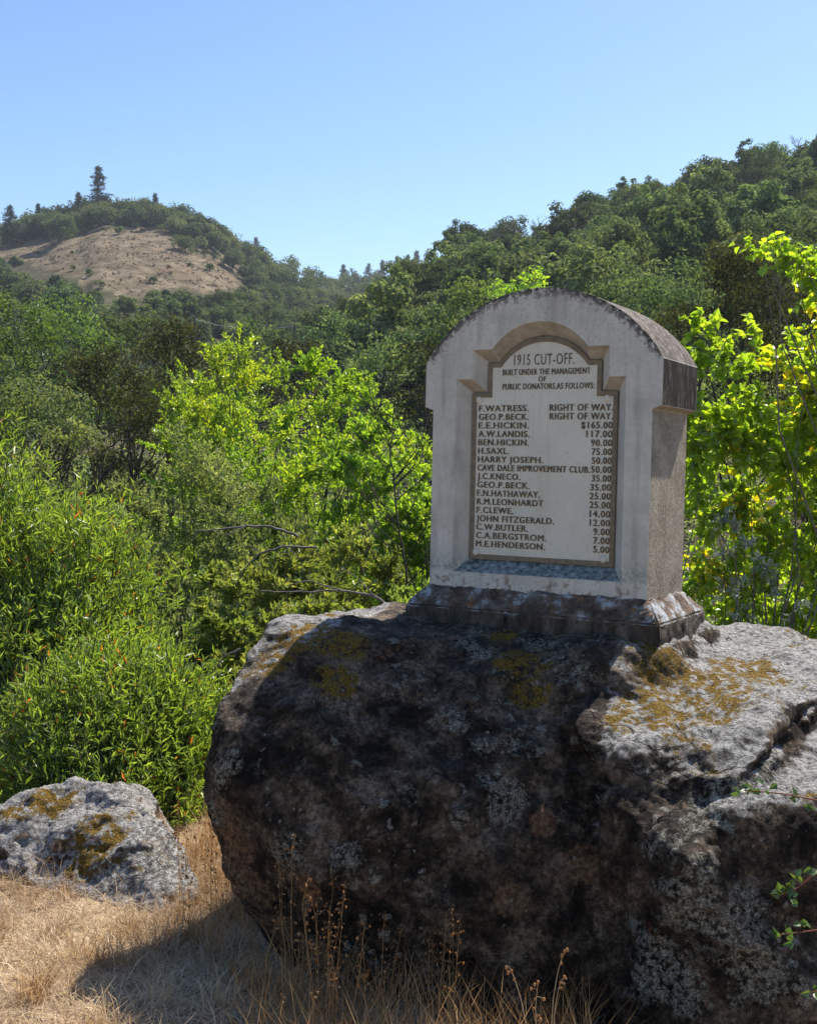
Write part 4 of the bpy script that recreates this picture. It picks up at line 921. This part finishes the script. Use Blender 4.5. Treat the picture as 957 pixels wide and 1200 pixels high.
# separate tall seed-headed stalks in front of the boulder
def stalk_data(seed, h, nseed, style):
    rng = np.random.default_rng(seed); st = MB(); seeds = []
    tip = np.array([rng.normal() * .12 * h, rng.normal() * .06 * h, h]); P = limb((0, 0, -.01), tip, rng, 8, .05); P[-1] += np.array([.02, 0, -.012]) * (style == 1)
    tube(st, P, np.linspace(.0014, .0006, 8), 4, .5)
    for k in range(nseed):
        f = rng.uniform(.45, 1.0); i_ = f * 7; p = P[int(i_)] + (P[min(7, int(i_) + 1)] - P[int(i_)]) * (i_ % 1)
        a = rng.uniform(0, 6.28); L = rng.uniform(.008, .035); q = p + np.array([math.cos(a) * L, math.sin(a) * L, rng.uniform(-.004, .022)])
        tube(st, [p, (p + q) / 2 + np.array([0, 0, .006]), q], .0004, 3, .4)
        bm = bmesh.new(); bmesh.ops.create_icosphere(bm, subdivisions=1, radius=1.0); sz = rng.uniform(.7, 1.2)
        V = np.array([v.co[:] for v in bm.verts]); Fc = np.array([[v.index for v in f_.verts] for f_ in bm.faces]); bm.free()
        V = V * np.array([.0036, .0036, .0052]) * sz * (1 if style == 0 else .95); V[:, 0] += V[:, 2] * rng.normal() * .4
        sd_ = MB(); sd_.add(V + q - np.array([0, 0, .004]), Fc, rng.random()); seeds.append(('seed_head', sd_.mesh('seed_head', True), 'seed'))
    return [('stem', st.mesh('stem', True), 'gold')] + seeds
STK = [stalk_data(40 + k, .34 + .05 * k, 9 + k, k % 2) for k in range(7)]
def put_stalk(data, x, y, label, group, rz, sc=1.0):
    t = empty('grass_stalk', (x, y, tz(x, y)), rz); t.scale = (sc,) * 3; tag(t, label, 'grass stalk', group)
    for nm, me_, mt in data:
        if len(me_.materials) == 0: me_.materials.append(M[mt])
        o = bpy.data.objects.new(nm, me_); COL.objects.link(o); o.parent = t
rs_ = np.random.default_rng(55)
for k in range(46):
    px = rs_.choice([rs_.uniform(340, 430), rs_.uniform(400, 560)]); y = rs_.uniform(3.05, 3.5); x = (px - 478.5) / FPX * y
    put_stalk(STK[k % 7], x, y, 'tall dry grass stalk with drooping seed heads against the dark boulder face', 'seed stalks before the boulder', rs_.uniform(0, 6.28), rs_.uniform(.45, 1.0) * (1.2 if 350 < px < 430 and k % 3 == 0 else .8))
for k in range(14):
    px = rs_.uniform(215, 330); y = rs_.uniform(3.6, 4.6); x = (px - 478.5) / FPX * y
    put_stalk(STK[k % 7], x, y, 'dry grass stalk with seed heads between the two boulders', 'seed stalks between the boulders', rs_.uniform(0, 6.28), rs_.uniform(.7, 1.1))
def bead_stalk(label, pts, seeds, rad=.0012):
    q0 = at(*pts[0]); base = np.array([q0[0], q0[1], tz(q0[0], q0[1])]); t = empty('quaking_grass_stalk', tuple(base)); tag(t, label, 'grass stalk', 'quaking grass at the boulder foot')
    P = np.array([at(*p) for p in pts]); P = np.vstack([[base], P]) - base; u = np.linspace(0, 1, len(P)); uu = np.linspace(0, 1, 18)
    Q = np.stack([np.interp(uu, u, P[:, k]) for k in range(3)], 1); st = MB(); tube(st, Q, np.linspace(rad, rad * .5, 18), 5, .6); sd_ = MB(); rr = np.random.default_rng(len(seeds))
    for s_ in seeds:
        q = at(*s_) - base; j_ = int(np.argmin(((Q - q) ** 2).sum(1))); tube(st, [Q[j_], (Q[j_] + q) / 2 + np.array([0, 0, .003]), q], .0005, 3, .5)
        bm = bmesh.new(); bmesh.ops.create_icosphere(bm, subdivisions=2, radius=1.0); V = np.array([v.co[:] for v in bm.verts]); Fc = np.array([[v.index for v in f_.verts] for f_ in bm.faces]); bm.free()
        sd_ = MB(); sd_.add(V * np.array([.0038, .0031, .005]) * rr.uniform(.6, 1.15) + q, Fc, rr.uniform(.5, 1)); link('seed_head', sd_.mesh('seed_head', True), t, [M['seed']])
    link('stem', st.mesh('stem', True), t, [M['straw']])
Yq = 2.95
bead_stalk('quaking grass stalk bent left, leftmost of the beaded stalks', [(618, 1210, Yq), (610, 1170, Yq), (602, 1145, Yq), (596, 1132, Yq)], [(593, 1134, Yq), (595, 1140, Yq), (602, 1148, Yq), (599, 1138, Yq)])
bead_stalk('shortest quaking grass stalk with most beads', [(628, 1210, Yq), (627, 1180, Yq), (629, 1160, Yq), (630, 1152, Yq)], [(630, 1151, Yq), (622, 1159, Yq), (626, 1154, Yq), (637, 1171, Yq), (626, 1171, Yq), (625, 1182, Yq), (631, 1190, Yq), (633, 1195, Yq), (628, 1192, Yq)])
bead_stalk('tallest quaking grass stalk with a curled beaded tip', [(645, 1210, Yq), (648, 1170, Yq), (653, 1140, Yq), (658, 1122, Yq), (664, 1113, Yq)], [(664, 1113, Yq), (658, 1120, Yq), (657, 1129, Yq), (661, 1115, Yq)])
bead_stalk('quaking grass stalk beside the tallest with a drooping cluster', [(648, 1210, Yq), (650, 1180, Yq), (655, 1155, Yq), (660, 1145, Yq)], [(661, 1145, Yq), (656, 1152, Yq), (661, 1153, Yq), (657, 1158, Yq), (663, 1147, Yq)])

# bramble twigs reaching in at the right
def bramble(label, pts, lf, base):
    t = empty('bramble_twig', tuple(base)); tag(t, label, 'twig', 'bramble twigs at the right edge'); base = np.array(base); P = np.array([at(*p) for p in pts]) - base
    st = MB(); tube(st, P, np.linspace(.003, .0012, len(P)), 5); link('stem', st.mesh('stem', True), t, [M['stem_red']]); L_ = MB(); rr = np.random.default_rng(int(pts[0][1]))
    for (px, py, Yd, n) in lf:
        q = at(px, py, Yd) - base
        leaves(L_, q + sph(rr, n) * .008, nrm(sph(rr, n) + np.array([-.3, -.2, .2])), nrm(sph(rr, n) + np.array([.2, -.6, .6])), .026 * rr.uniform(.6, 1.2, n), .017, rr, 'heart', .2)
    link('foliage', L_.mesh('foliage'), t, [M['bramble']])
Yb = 2.95
for lab, pts, lf in [('uppermost red stemmed bramble twig with tiny leaves', [(1010, 950, Yb), (957, 938, Yb), (915, 930, Yb), (870, 926, Yb)], [(868, 928, Yb, 4), (880, 924, Yb, 4), (895, 930, Yb, 3), (935, 936, Yb, 4), (912, 922, Yb, 2), (953, 945, Yb, 3), (890, 918, Yb, 2)]),
                     ('leafy bramble twig slanting up to a bright leaf cluster', [(1010, 985, Yb), (957, 1022, Yb), (935, 1040, Yb), (912, 1050, Yb)], [(915, 1045, Yb, 9), (925, 1038, Yb, 7), (933, 1030, Yb, 5), (952, 1018, Yb, 4), (932, 1055, Yb, 3)]),
                     ('nearly level bramble twig below the leaf cluster', [(1010, 1085, Yb), (957, 1090, Yb), (925, 1094, Yb), (905, 1096, Yb)], [(908, 1096, Yb, 4), (920, 1090, Yb, 3), (939, 1080, Yb, 5), (926, 1104, Yb, 3)]),
                     ('lowest bramble leaf tip at the right picture edge', [(1010, 1150, Yb), (965, 1160, Yb), (948, 1163, Yb)], [(950, 1162, Yb, 4), (957, 1158, Yb, 2)])]:
    bramble(lab, pts, lf, tuple(at(1010, 1120, Yb)))

# ------------------------------------------------------------------ haze
HAZE = 0.0002
bm = bmesh.new(); bmesh.ops.create_cube(bm, size=1.0)
zmin = ZLOW - 1.0
for v in bm.verts: v.co = Vector((v.co.x * 2500, v.co.y * 2500, zmin if v.co.z < 0 else 125.0))
me = bpy.data.meshes.new('haze'); bm.to_mesh(me); bm.free()
hm = bpy.data.materials.new('thin_haze'); hm.use_nodes = True; hm.node_tree.nodes.clear()
ho = hm.node_tree.nodes.new('ShaderNodeOutputMaterial'); hv = hm.node_tree.nodes.new('ShaderNodeVolumePrincipled')
hv.inputs['Color'].default_value = (.80, .88, 1, 1); hv.inputs['Density'].default_value = HAZE; hv.inputs['Anisotropy'].default_value = .3
hm.node_tree.links.new(hv.outputs[0], ho.inputs['Volume'])
tag(link('haze', me, None, [hm]), 'thin blue haze over the far hills', 'haze', kind='stuff')
